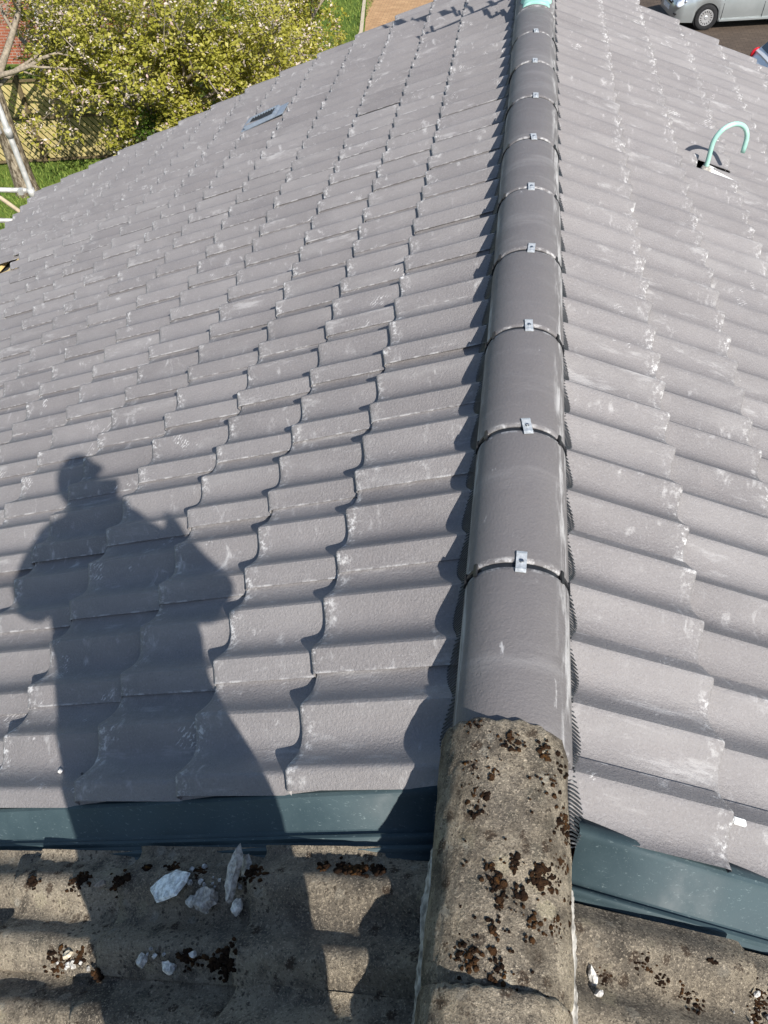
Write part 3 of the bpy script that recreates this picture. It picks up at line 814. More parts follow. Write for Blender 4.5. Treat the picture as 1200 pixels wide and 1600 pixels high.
# ------------------------------------------------------------------ weathervane on a verdigris saddle
wy = YK + DK * 9 + .16
vane = tag(empty('weathervane', (XR, wy, RT_)), 'weathervane with compass letters on a verdigris copper saddle astride the ridge', 'weathervane')
sm = ridge_mesh(.44, top=RT_ + .012, bot=RT_ - .03, wd=.078, thick=.008)
link('ridge_tile', ridge_mesh(DK - .009), house, M['ridge'], Matrix.Translation((XR, YK + DK * 9 + .0045, 0)))
link('saddle', sm, vane, M['verdigris'], Matrix.Translation((XR, YK + DK * 9 + .030, .0)))
bm = bmesh.new(); tube(bm, [(XR, wy, .03), (XR, wy, .10), (XR, wy, .13), (XR, wy, .16)], [.09, .075, .035, .02], 20); bobj('mast_foot', bm, M['verdigris'], vane, 40)
bm = bmesh.new(); tube(bm, [(XR, wy, .12), (XR, wy, .86)], [.011, .009], 10); bobj('mast', bm, M['iron'], vane)
bm = bmesh.new()
for a in (0, math.pi / 2):
    d = Vector((math.cos(a + .5), math.sin(a + .5), 0)); tube(bm, [Vector((XR, wy, .42)) - d * .24, Vector((XR, wy, .42)) + d * .24], .007, 8)
bobj('compass_arms', bm, M['iron'], vane)
GL = {'N': [(0, 0, 0, 1), (0, 1, .6, 0), (.6, 0, .6, 1)], 'E': [(0, 0, 0, 1), (0, 0, .55, 0), (0, .5, .45, .5), (0, 1, .55, 1)],
      'S': [(0, 0, .5, 0), (.5, 0, .5, .5), (.5, .5, 0, .5), (0, .5, 0, 1), (0, 1, .5, 1)], 'W': [(0, 1, .18, 0), (.18, 0, .35, .7), (.35, .7, .52, 0), (.52, 0, .7, 1)]}
for i, ch in enumerate('NESW'):
    a = .5 + math.pi / 2 * (1 - i); d = Vector((math.cos(a), math.sin(a), 0)); o_ = Vector((XR, wy, .42)) + d * .25
    bm = bmesh.new(); H_ = .11
    e = Vector((.8, .6, 0))
    for (x0, z0, x1, z1) in GL[ch]:
        A_ = o_ + e * ((x0 - .3) * H_) + Vector((0, 0, (z0 - .5) * H_)); B_ = o_ + e * ((x1 - .3) * H_) + Vector((0, 0, (z1 - .5) * H_))
        tube(bm, [A_, B_], .009, 6)
    bobj('compass_letter', bm, M['iron'], vane)
bm = bmesh.new()
e = Vector((.82, -.57, 0)); pl = lambda s_, z: Vector((XR, wy, .70)) + e * s_ + Vector((0, 0, z))
tube(bm, [pl(-.36, 0), pl(.36, 0)], .010, 8)
nrm = e.cross(Vector((0, 0, 1)))
def plate(bm, poly, t=.006):
    Mx = Matrix(((e.x, 0, nrm.x, XR), (e.y, 0, nrm.y, wy), (0, 1, nrm.z, .70), (0, 0, 0, 1)))
    prism(bm, poly, Mx, t)
plate(bm, [(.30, -.06), (.42, 0), (.30, .06)])
plate(bm, [(-.40, -.09), (-.16, -.05), (-.16, .05), (-.40, .10), (-.34, 0)])
plate(bm, [(-.12, .012), (.14, .012), (.18, .10), (.10, .07), (0, .09), (-.06, .17), (-.11, .10)])
bobj('arrow', bm, M['iron'], vane)

# ------------------------------------------------------------------ the person taking the picture (stands on the old slope, just behind the view)
def skin(verts, edges, radii, sub=2, root=0):
    me = bpy.data.meshes.new('sk'); me.from_pydata([Vector(v) for v in verts], edges, [])
    ob = bpy.data.objects.new('sk', me); col.objects.link(ob)
    sk = ob.modifiers.new('s', 'SKIN'); sk.use_smooth_shade = True
    if not me.skin_vertices: me.skin_vertices.new()
    for i, r in enumerate(radii):
        me.skin_vertices[0].data[i].radius = r if isinstance(r, tuple) else (r, r)
        me.skin_vertices[0].data[i].use_root = (i == root)
    ss = ob.modifiers.new('u', 'SUBSURF'); ss.levels = sub; ss.render_levels = sub
    dg = bpy.context.evaluated_depsgraph_get(); dg.update()
    m2 = bpy.data.meshes.new_from_object(ob.evaluated_get(dg)); bpy.data.objects.remove(ob); bpy.data.meshes.remove(me)
    return m2
HEAD = Vector((-.140, -.178, 1.585))
J = {'pel': (-.215, -.155, .80), 'sp': (-.165, -.180, 1.00), 'ch': (-.145, -.225, 1.20), 'up': (-.125, -.235, 1.34), 'nk': (-.115, -.225, 1.45), 'hd': (-.125, -.195, 1.53),
     'sl': (-.255, -.275, 1.31), 'el': (-.425, -.275, 1.08), 'wl': (-.185, -.075, 1.300), 'sr': (.020, -.190, 1.31), 'er': (.140, -.120, 1.08), 'wr': (-.045, -.065, 1.295),
     'hl': (-.315, -.185, .74), 'kl': (-.385, -.100, .34), 'al': (-.375, -.15, -.04), 'tl': (-.405, -.01, -.125), 'hr': (-.135, -.110, .74), 'kr': (-.160, -.028, .38), 'ar': (-.200, -.090, .02), 'tr': (-.215, .035, -.055),
     'hel': (-.392, -.19, -.125), 'her': (-.215, -.15, -.055)}
JR = {'pel': (.20, .165), 'sp': (.225, .18), 'ch': (.22, .17), 'up': (.145, .125), 'nk': .088, 'hd': .07, 'sl': .115, 'el': .092, 'wl': .036, 'sr': .115, 'er': .096, 'wr': .036,
      'hl': .125, 'kl': .135, 'al': .108, 'tl': .040, 'hr': .125, 'kr': .132, 'ar': .088, 'tr': .040, 'hel': .046, 'her': .046}
ED = [('pel', 'sp'), ('sp', 'ch'), ('ch', 'up'), ('up', 'nk'), ('nk', 'hd'), ('up', 'sl'), ('sl', 'el'), ('el', 'wl'), ('up', 'sr'), ('sr', 'er'), ('er', 'wr'),
      ('pel', 'hl'), ('hl', 'kl'), ('kl', 'al'), ('al', 'tl'), ('al', 'hel'), ('pel', 'hr'), ('hr', 'kr'), ('kr', 'ar'), ('ar', 'tr'), ('ar', 'her')]
keys = list(J)
bodym = skin([J[k] for k in keys], [(keys.index(a), keys.index(b)) for a, b in ED], [JR[k] for k in keys], 2, keys.index('pel'))
bm = bmesh.new(); bm.from_mesh(bodym)
for f in bm.faces:
    z = f.calc_center_median().z
    c = f.calc_center_median()
    arm = (c - Vector(J['wl'])).length < .05 or (c - Vector(J['wr'])).length < .05
    f.material_index = 3 if z < .0 or (z < .09 and c.x > -.33) else (1 if z < .80 else (2 if arm or z > 1.455 else 0)); f.smooth = True
# head with brow, nose, chin and ears, turned down towards the phone
t = bmesh.new(); bmesh.ops.create_uvsphere(t, u_segments=28, v_segments=20, radius=1)
for v in t.verts:
    p = v.co.copy()
    r = Vector((p.x * .076, p.y * .095, p.z * .116))
    if p.z < -.15: r.x *= 1 + .32 * (p.z + .15); r.y *= 1 + .12 * (p.z + .15)
    fr = max(0, p.y)
    r.y += .024 * math.exp(-((p.x / .16) ** 2 + ((p.z + .12) / .20) ** 2)) * (1 if p.y > 0 else 0)     # nose
    r.y += .006 * math.exp(-((p.x / .5) ** 2 + ((p.z - .22) / .10) ** 2)) * fr                           # brow
    r.y -= .008 * (math.exp(-(((p.x - .38) / .16) ** 2 + ((p.z - .05) / .10) ** 2)) + math.exp(-(((p.x + .38) / .16) ** 2 + ((p.z - .05) / .10) ** 2))) * fr
    r.y -= .004 * math.exp(-((p.x / .3) ** 2 + ((p.z + .46) / .05) ** 2)) * fr                           # mouth
    r.y += .010 * math.exp(-((p.x / .3) ** 2 + ((p.z + .80) / .16) ** 2)) * fr                           # chin
    v.co = r
for sx in (-1, 1):
    e2 = bmesh.new(); bmesh.ops.create_icosphere(e2, subdivisions=2, radius=1)
    for v in e2.verts: v.co = Vector((v.co.x * .012 + sx * .076, v.co.y * .020 - .008, v.co.z * .032 - .008))
    merge(t, e2)
HM = Matrix.Translation(HEAD) @ Matrix.Rotation(R(8), 4, 'Z') @ Matrix.Rotation(R(-24), 4, 'X')
bmesh.ops.transform(t, matrix=HM, verts=t.verts)
for f in t.faces: f.smooth = True
merge(bm, t, 2)
# hands closing on the two sides of the phone
PHC = CAM - FW * .014 - RT * .024 - UP * .052
def hand(sg, wrist):
    base = PHC + RT * (sg * .052) - UP * .045 - FW * .012
    w_ = Vector(wrist)
    V, Eg, Rr = [w_, w_.lerp(base, .6), base, base + UP * .028 + RT * sg * .004], [(0, 1), (1, 2), (2, 3)], [(.030, .024), (.034, .022), (.036, .020), (.030, .018)]
    for i in range(4):
        L_ = (.9, 1.0, .95, .75)[i]
        k = base + UP * (-.018 + .0195 * i) + RT * sg * .010 + FW * .002
        a = k + RT * sg * .004 + FW * .020 * L_
        b = a - RT * sg * .022 + FW * .0025
        c_ = b - RT * sg * .016 * L_
        n = len(V); V += [k, a, b, c_]; Eg += [(2 if i < 2 else 3, n), (n, n + 1), (n + 1, n + 2), (n + 2, n + 3)]; Rr += [.0095, .0088, .0082, .0070]
    n = len(V)
    th = base + UP * .020 - RT * sg * .004 - FW * .012
    V += [th, th - RT * sg * .014 + UP * .024 - FW * .004, th - RT * sg * .022 + UP * .042 + FW * .002]; Eg += [(2, n), (n, n + 1), (n + 1, n + 2)]; Rr += [.0120, .0100, .0082]
    return skin(V, Eg, Rr, 1, 2)
for sg, wk in ((-1, 'wl'), (1, 'wr')):
    hm = hand(sg, J[wk]); n = len(bm.faces); bm.from_mesh(hm); bm.faces.ensure_lookup_table()
    for f in bm.faces[n:]: f.material_index = 2; f.smooth = True
me = bpy.data.meshes.new('person'); bm.to_mesh(me); bm.free()
skinm = plain('skin', (.50, .31, .23), .55, var=.1, sc=20, bump=.05)
person = link('person', me, None, [plain('navy_jacket', (.035, .045, .075), .85, var=.2), plain('dark_work_trousers', (.05, .05, .052), .9, var=.2), skinm, plain('brown_boots', (.10, .06, .035), .7, var=.2)])
tag(person, 'person in dark jacket and cap standing on the old tiles raising a phone', 'person')
t = bmesh.new(); bmesh.ops.create_uvsphere(t, u_segments=28, v_segments=16, radius=1)
bmesh.ops.delete(t, geom=[v for v in t.verts if v.co.z < .18], context='VERTS')
for v in t.verts: v.co = Vector((v.co.x * .084, v.co.y * .103, v.co.z * .128))
br = bmesh.new(); pts_ = [(math.sin(a) * .080, .045 + math.cos(a) * .115, .026 - .012 * abs(math.sin(a))) for a in [(-1.15 + 2.3 * i / 14) for i in range(15)]]
up_ = [br.verts.new(p) for p in pts_]; dn_ = [br.verts.new((p[0] * .95, .02 + (p[1] - .045) * .1, p[2] + .004)) for p in pts_]
for i in range(14): br.faces.new((up_[i], up_[i + 1], dn_[i + 1], dn_[i]))
merge(t, br)
bmesh.ops.transform(t, matrix=HM, verts=t.verts)
capo = bobj('cap', t, plain('black_cap', (.02, .02, .022), .9), person, 40)
so = capo.modifiers.new('t', 'SOLIDIFY'); so.thickness = .004
# phone
phone = tag(empty('phone', PHC), 'black smartphone held upright in both hands', 'phone')
PM = Matrix(((RT.x, UP.x, -FW.x, PHC.x), (RT.y, UP.y, -FW.y, PHC.y), (RT.z, UP.z, -FW.z, PHC.z), (0, 0, 0, 1)))
bm = bmesh.new(); bevbox(bm, (0, 0, 0), (.074, .150, .009), .003); bmesh.ops.transform(bm, matrix=PM, verts=bm.verts); bobj('case', bm, M['black'], phone, 30)
bm = bmesh.new(); box(bm, (0, 0, .0049), (.069, .145, .0006)); bmesh.ops.transform(bm, matrix=PM, verts=bm.verts); bobj('screen', bm, plain('dark_glass', (.01, .01, .012), .08, bump=0), phone)

# ------------------------------------------------------------------ scaffold past the far eaves corner
galv = plain('galvanised_tube', (.42, .415, .39), .5, metal=.25, var=.18, sc=14, bump=.1, rb=.12)
plank = plain('scaffold_board', (.44, .36, .25), .85, var=.25, sc=12, bump=.3)
sc = tag(empty('scaffold', (-4.93, 7.2, GROUND)), 'pale galvanised tube scaffold standing beyond the far corner of the clean roof', 'scaffold')
def T_(name, a, b, r=.0242, mat=galv): bm = bmesh.new(); tube(bm, [a, b], r, 14); return bobj(name, bm, mat, sc)
T_('standard', (-4.93, 7.2, GROUND), (-4.93, 7.2, 1.1), .0275); T_('standard', (-7.0, 7.2, GROUND), (-7.0, 7.2, 1.1)); T_('standard', (-4.93, 9.2, GROUND), (-4.93, 9.2, -2.9)); T_('standard', (-7.0, 9.2, GROUND), (-7.0, 9.2, -2.9))
T_('ledger', (-5.0, 7.25, -2.12), (-7.1, 7.25, -2.12)); T_('ledger', (-4.98, 7.14, -2.40), (-7.1, 7.14, -2.40))
T_('brace', (-4.96, 7.30, -2.62), (-6.7, 7.30, -1.0), .022, plank)
T_('brace', (-5.30, 7.10, -2.66), (-6.9, 7.10, -1.55), .030, plank)
for z in (-2.12, -1.52, -2.40):
    bm = bmesh.new(); tube(bm, [(-4.93, 7.2, z - .045), (-4.93, 7.2, z + .045)], .036, 14); bevbox(bm, (-5.06, 7.225, z), (.05, .06, .06), .006); bobj('coupler', bm, galv, sc)

# ------------------------------------------------------------------ ground
def sheet(name, poly, z, mat, kind='structure'):
    bm = bmesh.new(); bm.faces.new([bm.verts.new((x, y, z)) for x, y in poly]); o = bobj(name, bm, mat); o['kind'] = kind
    if bm is None: pass
    return o
q = NT('lawn', .95, .1); p = q.obj()
c = q.mix(q.ramp(q.noise(p, 1.4, 5), .35, .68), (.055, .095, .018), (.115, .160, .030)); c = q.mix(q.ramp(q.noise(p, 22, 4, .7), .5, .75, 0, .7), c, (.21, .25, .045)); c = q.mix(q.ramp(q.noise(p, .5, 4), .55, .75, 0, .6), c, (.13, .11, .05))
q.col(c); q.bump(q.noise(p, 40, 4, .7), .8, .03); lawnm = q.m
sheet('ground', [(-900, -900), (900, -900), (900, 900), (-900, 900)], GROUND, lawnm)
tanpave = brickmat('tan_block_paving', (.46, .29, .15), (.36, .215, .11), (.22, .15, .09), .21, .105, False)
brownpave = brickmat('brown_block_paving', (.105, .078, .058), (.075, .056, .043), (.045, .036, .028), .21, .105, False)
sheet('path', [(-4.75, 8.2), (-2.6, 8.2), (-2.6, 60), (-5.6, 60), (-5.05, 29), (-4.62, 25.7)], GROUND + .004, tanpave)
sheet('parking_court', [(-1.2, 8.0), (30, 8.0), (30, 60), (-1.2, 60)], GROUND + .004, brownpave)
bm = bmesh.new()
pp = [(-4.70, 8.3), (-4.68, 18), (-4.66, 25.7), (-5.08, 29), (-5.66, 60)]
for a, b in zip(pp, pp[1:]):
    d = Vector((b[0] - a[0], b[1] - a[1], 0)); L_ = d.length; box(bm, ((a[0] + b[0]) / 2 - .06, (a[1] + b[1]) / 2, GROUND + .03), (.10, L_, .07), Matrix.Rotation(-math.atan2(d.x, d.y), 3, 'Z'))
bobj('path_kerb', bm, plain('concrete_edging', (.42, .36, .27), .9, var=.2))['kind'] = 'structure'

# grass blades where the lawn shows
bm = bmesh.new(); random.seed(5)
for i in range(15000):
    if i < 10500: x, y = random.uniform(-12.5, -6.2), random.uniform(12.6, 17.4)
    else: x, y = random.uniform(-7.2, -4.8), random.uniform(22, 31)
    h = random.uniform(.04, .13); a = random.uniform(0, 6.28); wd = random.uniform(.008, .02)
    dx, dy = math.cos(a) * wd, math.sin(a) * wd; lx, ly = random.gauss(0, .035), random.gauss(0, .035)
    bm.faces.new((bm.verts.new((x - dx, y - dy, GROUND)), bm.verts.new((x + dx, y + dy, GROUND)), bm.verts.new((x + lx, y + ly, GROUND + h))))
q = NT('grass_blade', .8, .2); c = q.mix(q.island(), (.060, .115, .018), (.19, .235, .05)); q.col(c); q.b.inputs['Transmission Weight'].default_value = 0
o = bobj('grass', bm, q.m); tag(o, 'short green lawn grass along the foot of the diagonal board fence', 'grass', kind='stuff')

# ------------------------------------------------------------------ garden fence with diagonal boards
F0 = Vector((-16.0, 15.68, GROUND)); F1 = Vector((-5.4, 17.52, GROUND)); fd = (F1 - F0); FL = fd.length; fd.normalize(); fn = Vector((fd.y, -fd.x, 0))
fm = NT('fence_wood', .85, .2); p = fm.objr(5)
c = fm.mix(fm.ramp(fm.noise(fm.mapping(p, (6, 6, 1.5)), 2.0, 5), .3, .7), (.34, .27, .11), (.52, .43, .19)); c = fm.mix(fm.mul(fm.rand(), .35), c, (.26, .22, .11)); fm.col(c); fm.bump(fm.noise(fm.mapping(p, (60, 60, 4)), 1, 4), .3, .004)
fdark = plain('fence_frame_shaded_wood', (.12, .09, .045), .9, var=.25)  # frame wood coloured dark to stand in for gaps and shadow along the panels
fence = tag(empty('fence', (F0 + F1) / 2), 'yellowish wooden garden fence of close diagonal boards with rails coloured dark as shadow lines', 'fence')
npan = int(FL / 1.83); bi = 0
Mf = Matrix(((fd.x, 0, -fn.x, 0), (fd.y, 0, -fn.y, 0), (0, 1, 0, 0), (0, 0, 0, 1)))
for i in range(npan + 1):
    c_ = F0 + fd * (1.83 * i)
    bm = bmesh.new(); bevbox(bm, c_ + Vector((0, 0, .92)), (.095, .095, 1.84), .008, Matrix.Rotation(math.atan2(fd.y, fd.x), 3, 'Z')); bobj('post', bm, fdark, fence)
    if i == npan: break
    for z in (.08, .98, 1.74):
        bm = bmesh.new(); bevbox(bm, c_ + fd * .915 + fn * .045 + Vector((0, 0, z)), (1.74, .04, .05), .005, Matrix.Rotation(math.atan2(fd.y, fd.x), 3, 'Z')); bobj('rail', bm, fdark, fence)
    if i < 1: continue
    for z0, z1 in ((.10, .96), (1.00, 1.72)):
        t_ = 38; sl = math.tan(R(t_)); bw = .115
        k = -3
        while True:
            xa = k * bw / math.cos(R(t_)) - (z1 - z0) * sl * 0; k += 1
            w_ = (bw - .030) / math.cos(R(t_))
            if xa > 1.74 + 1.0: break
            poly = clip_poly([(xa, z0), (xa + w_, z0), (xa + w_ - (z1 - z0) * sl, z1), (xa - (z1 - z0) * sl, z1)], .05, 1.78, z0, z1)
            if len(poly) < 3: continue
            ar = abs(sum(poly[j - 1][0] * poly[j][1] - poly[j][0] * poly[j - 1][1] for j in range(len(poly)))) / 2
            if ar < .004: continue
            bm = bmesh.new(); Mt = Matrix.Translation(c_ + fn * random.uniform(.0, .006)) @ Mf
            prism(bm, poly, Mt, .016); bmesh.ops.recalc_face_normals(bm, faces=bm.faces[:])
            bobj('board', bm, fm.m, fence)

# ------------------------------------------------------------------ trees
bark = NT('bark', .95, .15); p = bark.obj()
c = bark.mix(bark.ramp(bark.noise(bark.mapping(p, (9, 9, 3)), 2, 6, .7), .4, .66), (.085, .065, .043), (.40, .34, .25)); bark.col(c); bark.bump(bark.noise(bark.mapping(p, (12, 12, 4)), 3, 5, .7), .9, .03)
twig = plain('twig_bark', (.24, .20, .15), .9, var=.3, sc=20)
def leafmat(name, a, b, c3, trans=.35):
    q = NT(name, .5, .35); r = q.island()
    c = q.mix(q.ramp(r, .0, .55), a, b); c = q.mix(q.ramp(r, .72, .9), c, c3); q.col(c)
    tr_ = q.n('ShaderNodeBsdfTranslucent'); q.put(tr_, 'Color', c); mx = q.n('ShaderNodeMixShader'); mx.inputs[0].default_value = trans
    out = q.t.nodes['Material Output']; q.t.links.new(q.b.outputs[0], mx.inputs[1]); q.t.links.new(tr_.outputs[0], mx.inputs[2]); q.t.links.new(mx.outputs[0], out.inputs[0]); return q.m
leafA = leafmat('spring_leaf', (.20, .20, .025), (.34, .325, .045), (.45, .41, .11))
leafB = leafmat('ivy_leaf', (.035, .075, .010), (.085, .145, .018), (.14, .18, .03), .25)
petal = leafmat('blossom_petal', (.52, .44, .38), (.66, .58, .50), (.58, .42, .38), .3)
def leaves(bm, c, n, rad, size, rng, flat=.8):
    for i in range(n):
        d = Vector((rng.gauss(0, 1), rng.gauss(0, 1), rng.gauss(0, 1) * flat)); d.normalize(); d *= rad * rng.random() ** .45
        p = c + d; s = size * rng.uniform(.45, 1.4)
        ax = Vector((rng.gauss(0, 1), rng.gauss(0, 1), rng.gauss(-.2, .6))).normalized(); nn = Vector((rng.gauss(0, .7), rng.gauss(0, .7), 1)).normalized()
        sd_ = ax.cross(nn); 
        if sd_.length < 1e-3: continue
        sd_.normalize(); k = s * .30; fold = nn * (s * .10)
        a, b = bm.verts.new(p - ax * s * .5), bm.verts.new(p + ax * s * .5)
        l, r_ = bm.verts.new(p + sd_ * k + fold), bm.verts.new(p - sd_ * k + fold)
        bm.faces.new((a, l, b)); bm.faces.new((a, b, r_))
def grow(bm, p, d, L, r, lev, rng, tips, bend=.25, split=3, seg=5, minr=.006):
    pts = [p.copy()]; rr = [r]
    for i in range(seg):
        d = (d + Vector((rng.gauss(0, bend), rng.gauss(0, bend), rng.gauss(.02, bend * .7))) * .5).normalized()
        p = p + d * (L / seg); pts.append(p.copy()); rr.append(max(minr * .6, r * (1 - .55 * (i + 1) / seg)))
        if lev <= 2: tips.append((p.copy(), lev))
    tube(bm, pts, rr, 7 if r > .03 else 5, False)
    if lev == 0: return
    for k in range(split):
        j = rng.randint(2, seg); a = rng.uniform(0, 6.283)
        x, y = frame(d); nd = (d * rng.uniform(.5, 1.0) + (x * math.cos(a) + y * math.sin(a)) * rng.uniform(.6, 1.1) + Vector((0, 0, .12))).normalized()
        grow(bm, pts[j], nd, L * rng.uniform(.55, .8), max(minr, rr[j] * rng.uniform(.5, .72)), lev - 1, rng, tips, bend, split, seg, minr)
def tree(name, label, base, h, r, limbs, seed, leafn, leafsize, leafr, mat, blossom=0, crown_blobs=(), lev=3, cat='tree', group=None):
    rng = random.Random(seed); base = Vector(base)
    root = tag(empty(name, base), label, cat, group)
    tips = []; bm = bmesh.new()
    top = base + Vector((rng.gauss(0, .1), rng.gauss(0, .1), h))
    mid = base.lerp(top, .5) + Vector((rng.gauss(0, .05), rng.gauss(0, .05), 0))
    tube(bm, [base - Vector((0, 0, .1)), base + Vector((0, 0, .12)), base.lerp(mid, .5), mid, top], [r * 1.45, r * 1.12, r, r * .92, r * .8], 14, False)
    bobj('trunk', bm, bark.m, root)
    bm = bmesh.new()
    for (dx, dy, dz, L_, rr) in limbs:
        grow(bm, top - Vector((0, 0, rng.uniform(0, h * .25))), Vector((dx, dy, dz)).normalized(), L_, rr, lev, rng, tips)
    bobj('branches', bm, twig, root)
    bm = bmesh.new(); bb = bmesh.new()
    if tips:
        for i in range(leafn):
            t_, lv = tips[rng.randrange(len(tips))]; leaves(bm, t_, rng.randint(5, 9), leafr, leafsize, rng)
            if blossom and rng.random() < blossom: leaves(bb, t_ + Vector((rng.gauss(0, leafr * .5), rng.gauss(0, leafr * .5), rng.gauss(leafr * .3, leafr * .3))), rng.randint(4, 8), leafr * .55, leafsize * .8, rng)
    for (c_, rad, n) in crown_blobs:
        for i in range(n):
            d = Vector((rng.gauss(0, 1), rng.gauss(0, 1), rng.gauss(0, 1))).normalized() * rng.random() ** .4
            p = Vector(c_) + Vector((d.x * rad[0], d.y * rad[1], d.z * rad[2]))
            if noise.noise(p * 1.7 + Vector((seed, 0, 0))) < -.08: continue
            leaves(bm, p, rng.randint(12, 20), .16, leafsize, rng)
            if blossom and rng.random() < blossom: leaves(bb, p, rng.randint(5, 9), .10, leafsize * .8, rng)
    o = bobj('crown', bm, mat, root); o['kind'] = 'stuff'
    if blossom: o = bobj('blossom', bb, petal, root); o['kind'] = 'stuff'
    else: bb.free()
    return root
tree('tree', 'tree with a thick bare trunk and twiggy limbs standing behind the scaffold pole', (-10.33, 15.15, GROUND), 2.3, .21,
     [(-.6, .5, .9, 1.9, .09), (.5, .7, .8, 1.9, .085), (.9, .2, .35, 1.5, .06), (-.2, -.3, 1, 1.8, .07), (.7, .9, .2, 1.6, .05), (-.8, .2, .4, 1.5, .05)], 3, 420, .10, .16, leafA, .25, lev=3)
tree('blossom_tree', 'wide yellow-green blossoming tree overhanging the fence beside the long roof edge', (-7.4, 16.4, GROUND), 1.1, .15,
     [(-.7, .2, .7, 2.1, .08), (.7, .1, .7, 2.1, .08), (0, .7, .8, 2.0, .07), (.1, -.6, .9, 1.8, .07), (-.9, -.1, .35, 2.2, .06), (.9, .3, .3, 2.2, .06)], 11, 1100, .088, .22, leafA, .45,
     crown_blobs=(((-7.6, 16.3, -3.7), (2.2, 1.4, 1.15), 1500), ((-6.0, 17.0, -3.9), (1.6, 1.4, 1.0), 900), ((-7.0, 15.6, -4.9), (1.5, .9, .7), 480)), lev=3)
tree('blossom_tree', 'second blossoming tree farther along the fence towards the tan paved path', (-6.0, 21.6, GROUND), 1.0, .13,
     [(-.7, .2, .7, 1.7, .07), (.7, .1, .7, 1.6, .07), (0, .7, .8, 1.6, .06), (.1, -.6, .9, 1.5, .06)], 23, 650, .088, .22, leafA, .5,
     crown_blobs=(((-5.9, 21.6, -4.7), (1.5, 1.7, 1.0), 1000), ((-6.3, 18.6, -4.9), (1.1, 1.1, .8), 420), ((-8.6, 20.6, -4.3), (1.5, 1.3, 1.2), 700)), lev=3)
tree('blossom_tree', 'blossom-laden tree between the fence and the red brick house', (-11.4, 19.2, GROUND), 1.3, .14,
     [(-.7, .2, .7, 1.6, .07), (.7, .1, .7, 1.8, .07), (0, .7, .8, 1.6, .06), (.6, -.6, .5, 1.7, .06)], 31, 230, .09, .2, leafA, .9,
     crown_blobs=(((-10.6, 19.0, -4.0), (1.2, 1.1, .9), 300), ((-12.6, 19.4, -3.2), (1.0, .9, .4), 120)), lev=3)
tree('shrub', 'low dark green shrub just behind the fence below the brick house', (-12.6, 18.2, GROUND), .5, .05, [(.3, 0, 1, .8, .03), (-.3, .2, 1, .8, .03)], 41, 160, .09, .2, leafB, 0,
     crown_blobs=(((-12.4, 18.2, -5.1), (1.5, .7, .6), 420),), lev=2, cat='shrub')
tree('shrub', 'low ivy-like shrub at the fence foot under the wide blossoming tree', (-7.0, 15.8, GROUND), .4, .04, [(.3, 0, 1, .7, .03), (-.3, .2, 1, .7, .03)], 43, 160, .09, .2, leafB, 0,
     crown_blobs=(((-6.8, 15.9, -5.5), (1.6, .7, .45), 420),), lev=2, cat='shrub')

# ------------------------------------------------------------------ brick house behind the trees
bh = tag(empty('brick_house', (-15.0, 26.0, GROUND)), 'red brick house glimpsed through the blossoming trees', 'house')
bm = bmesh.new(); box(bm, (-15.5, 26.0, GROUND + 2.6), (9.0, 6.0, 5.2)); bobj('wall', bm, M['brick'], bh)
roofm = plain('dark_roof', (.08, .06, .05), .9, var=.3, sc=5)
bm = bmesh.new(); prism(bm, [(-3.4, 0), (3.4, 0), (0, 2.2)], Matrix(((0, 0, 1, -20.3), (1, 0, 0, 26.0), (0, 1, 0, GROUND + 5.2), (0, 0, 0, 1))), 9.6); bmesh.ops.recalc_face_normals(bm, faces=bm.faces[:]); bobj('roof', bm, roofm, bh)
wf = plain('white_window_frame', (.78, .78, .76), .4, var=.05); gl = plain('window_glass', (.03, .04, .05), .08, bump=0)
for (wx, wz) in ((-12.6, GROUND + 1.45), (-16.2, GROUND + 1.45), (-12.6, GROUND + 3.9), (-16.2, GROUND + 3.9)):
    bm = bmesh.new()
    for dz in (-.55, .55): bevbox(bm, (wx, 22.97, wz + dz), (1.5, .10, .08), .01)
    for dx in (-.71, 0, .71): bevbox(bm, (wx + dx, 22.965, wz), (.08, .11, 1.03), .01)
    wn = bobj('window', bm, wf, bh)
    bm = bmesh.new(); box(bm, (wx, 22.985, wz), (1.40, .02, 1.06)); bobj('pane', bm, gl, wn)
    bm = bmesh.new(); bevbox(bm, (wx, 22.94, wz - .64), (1.66, .16, .06), .01); bobj('sill', bm, wf, wn)
tree('shrub', 'leafy shrub under the window of the red brick house', (-11.6, 21.4, GROUND), .4, .05, [(.3, 0, 1, .8, .03), (-.3, .2, 1, .8, .03)], 47, 120, .1, .2, leafB, .2,
     crown_blobs=(((-11.6, 21.4, -5.4), (1.5, .7, .6), 300),), lev=2, cat='shrub')

# ------------------------------------------------------------------ cars
glassm = plain('car_glass', (.012, .016, .022), .06, bump=0, spec=.6)
tyrem = plain('tyre_rubber', (.014, .014, .015), .85, var=.3, sc=30)
rimm = plain('silver_wheel_trim', (.50, .50, .50), .35, metal=.6, var=.1, bump=0)
chrome = plain('chrome', (.75, .75, .76), .15, metal=1, var=.03, bump=0)
lampm = plain('headlamp_lens', (.60, .64, .70), .1, metal=.3, var=.4, sc=8, bump=0)
redm = plain('red_lamp_lens', (.45, .012, .02), .15, var=.2, bump=0)
seamm = plain('panel_gap', (.012, .012, .013), .8, bump=0)
def ip(x, tab):
    for (a, va), (b, vb) in zip(tab, tab[1:]):
        if x <= b: t_ = max(0, (x - a) / (b - a)); t_ = t_ * t_ * (3 - 2 * t_) * .5 + t_ * .5; return va + (vb - va) * t_
    return tab[-1][1]
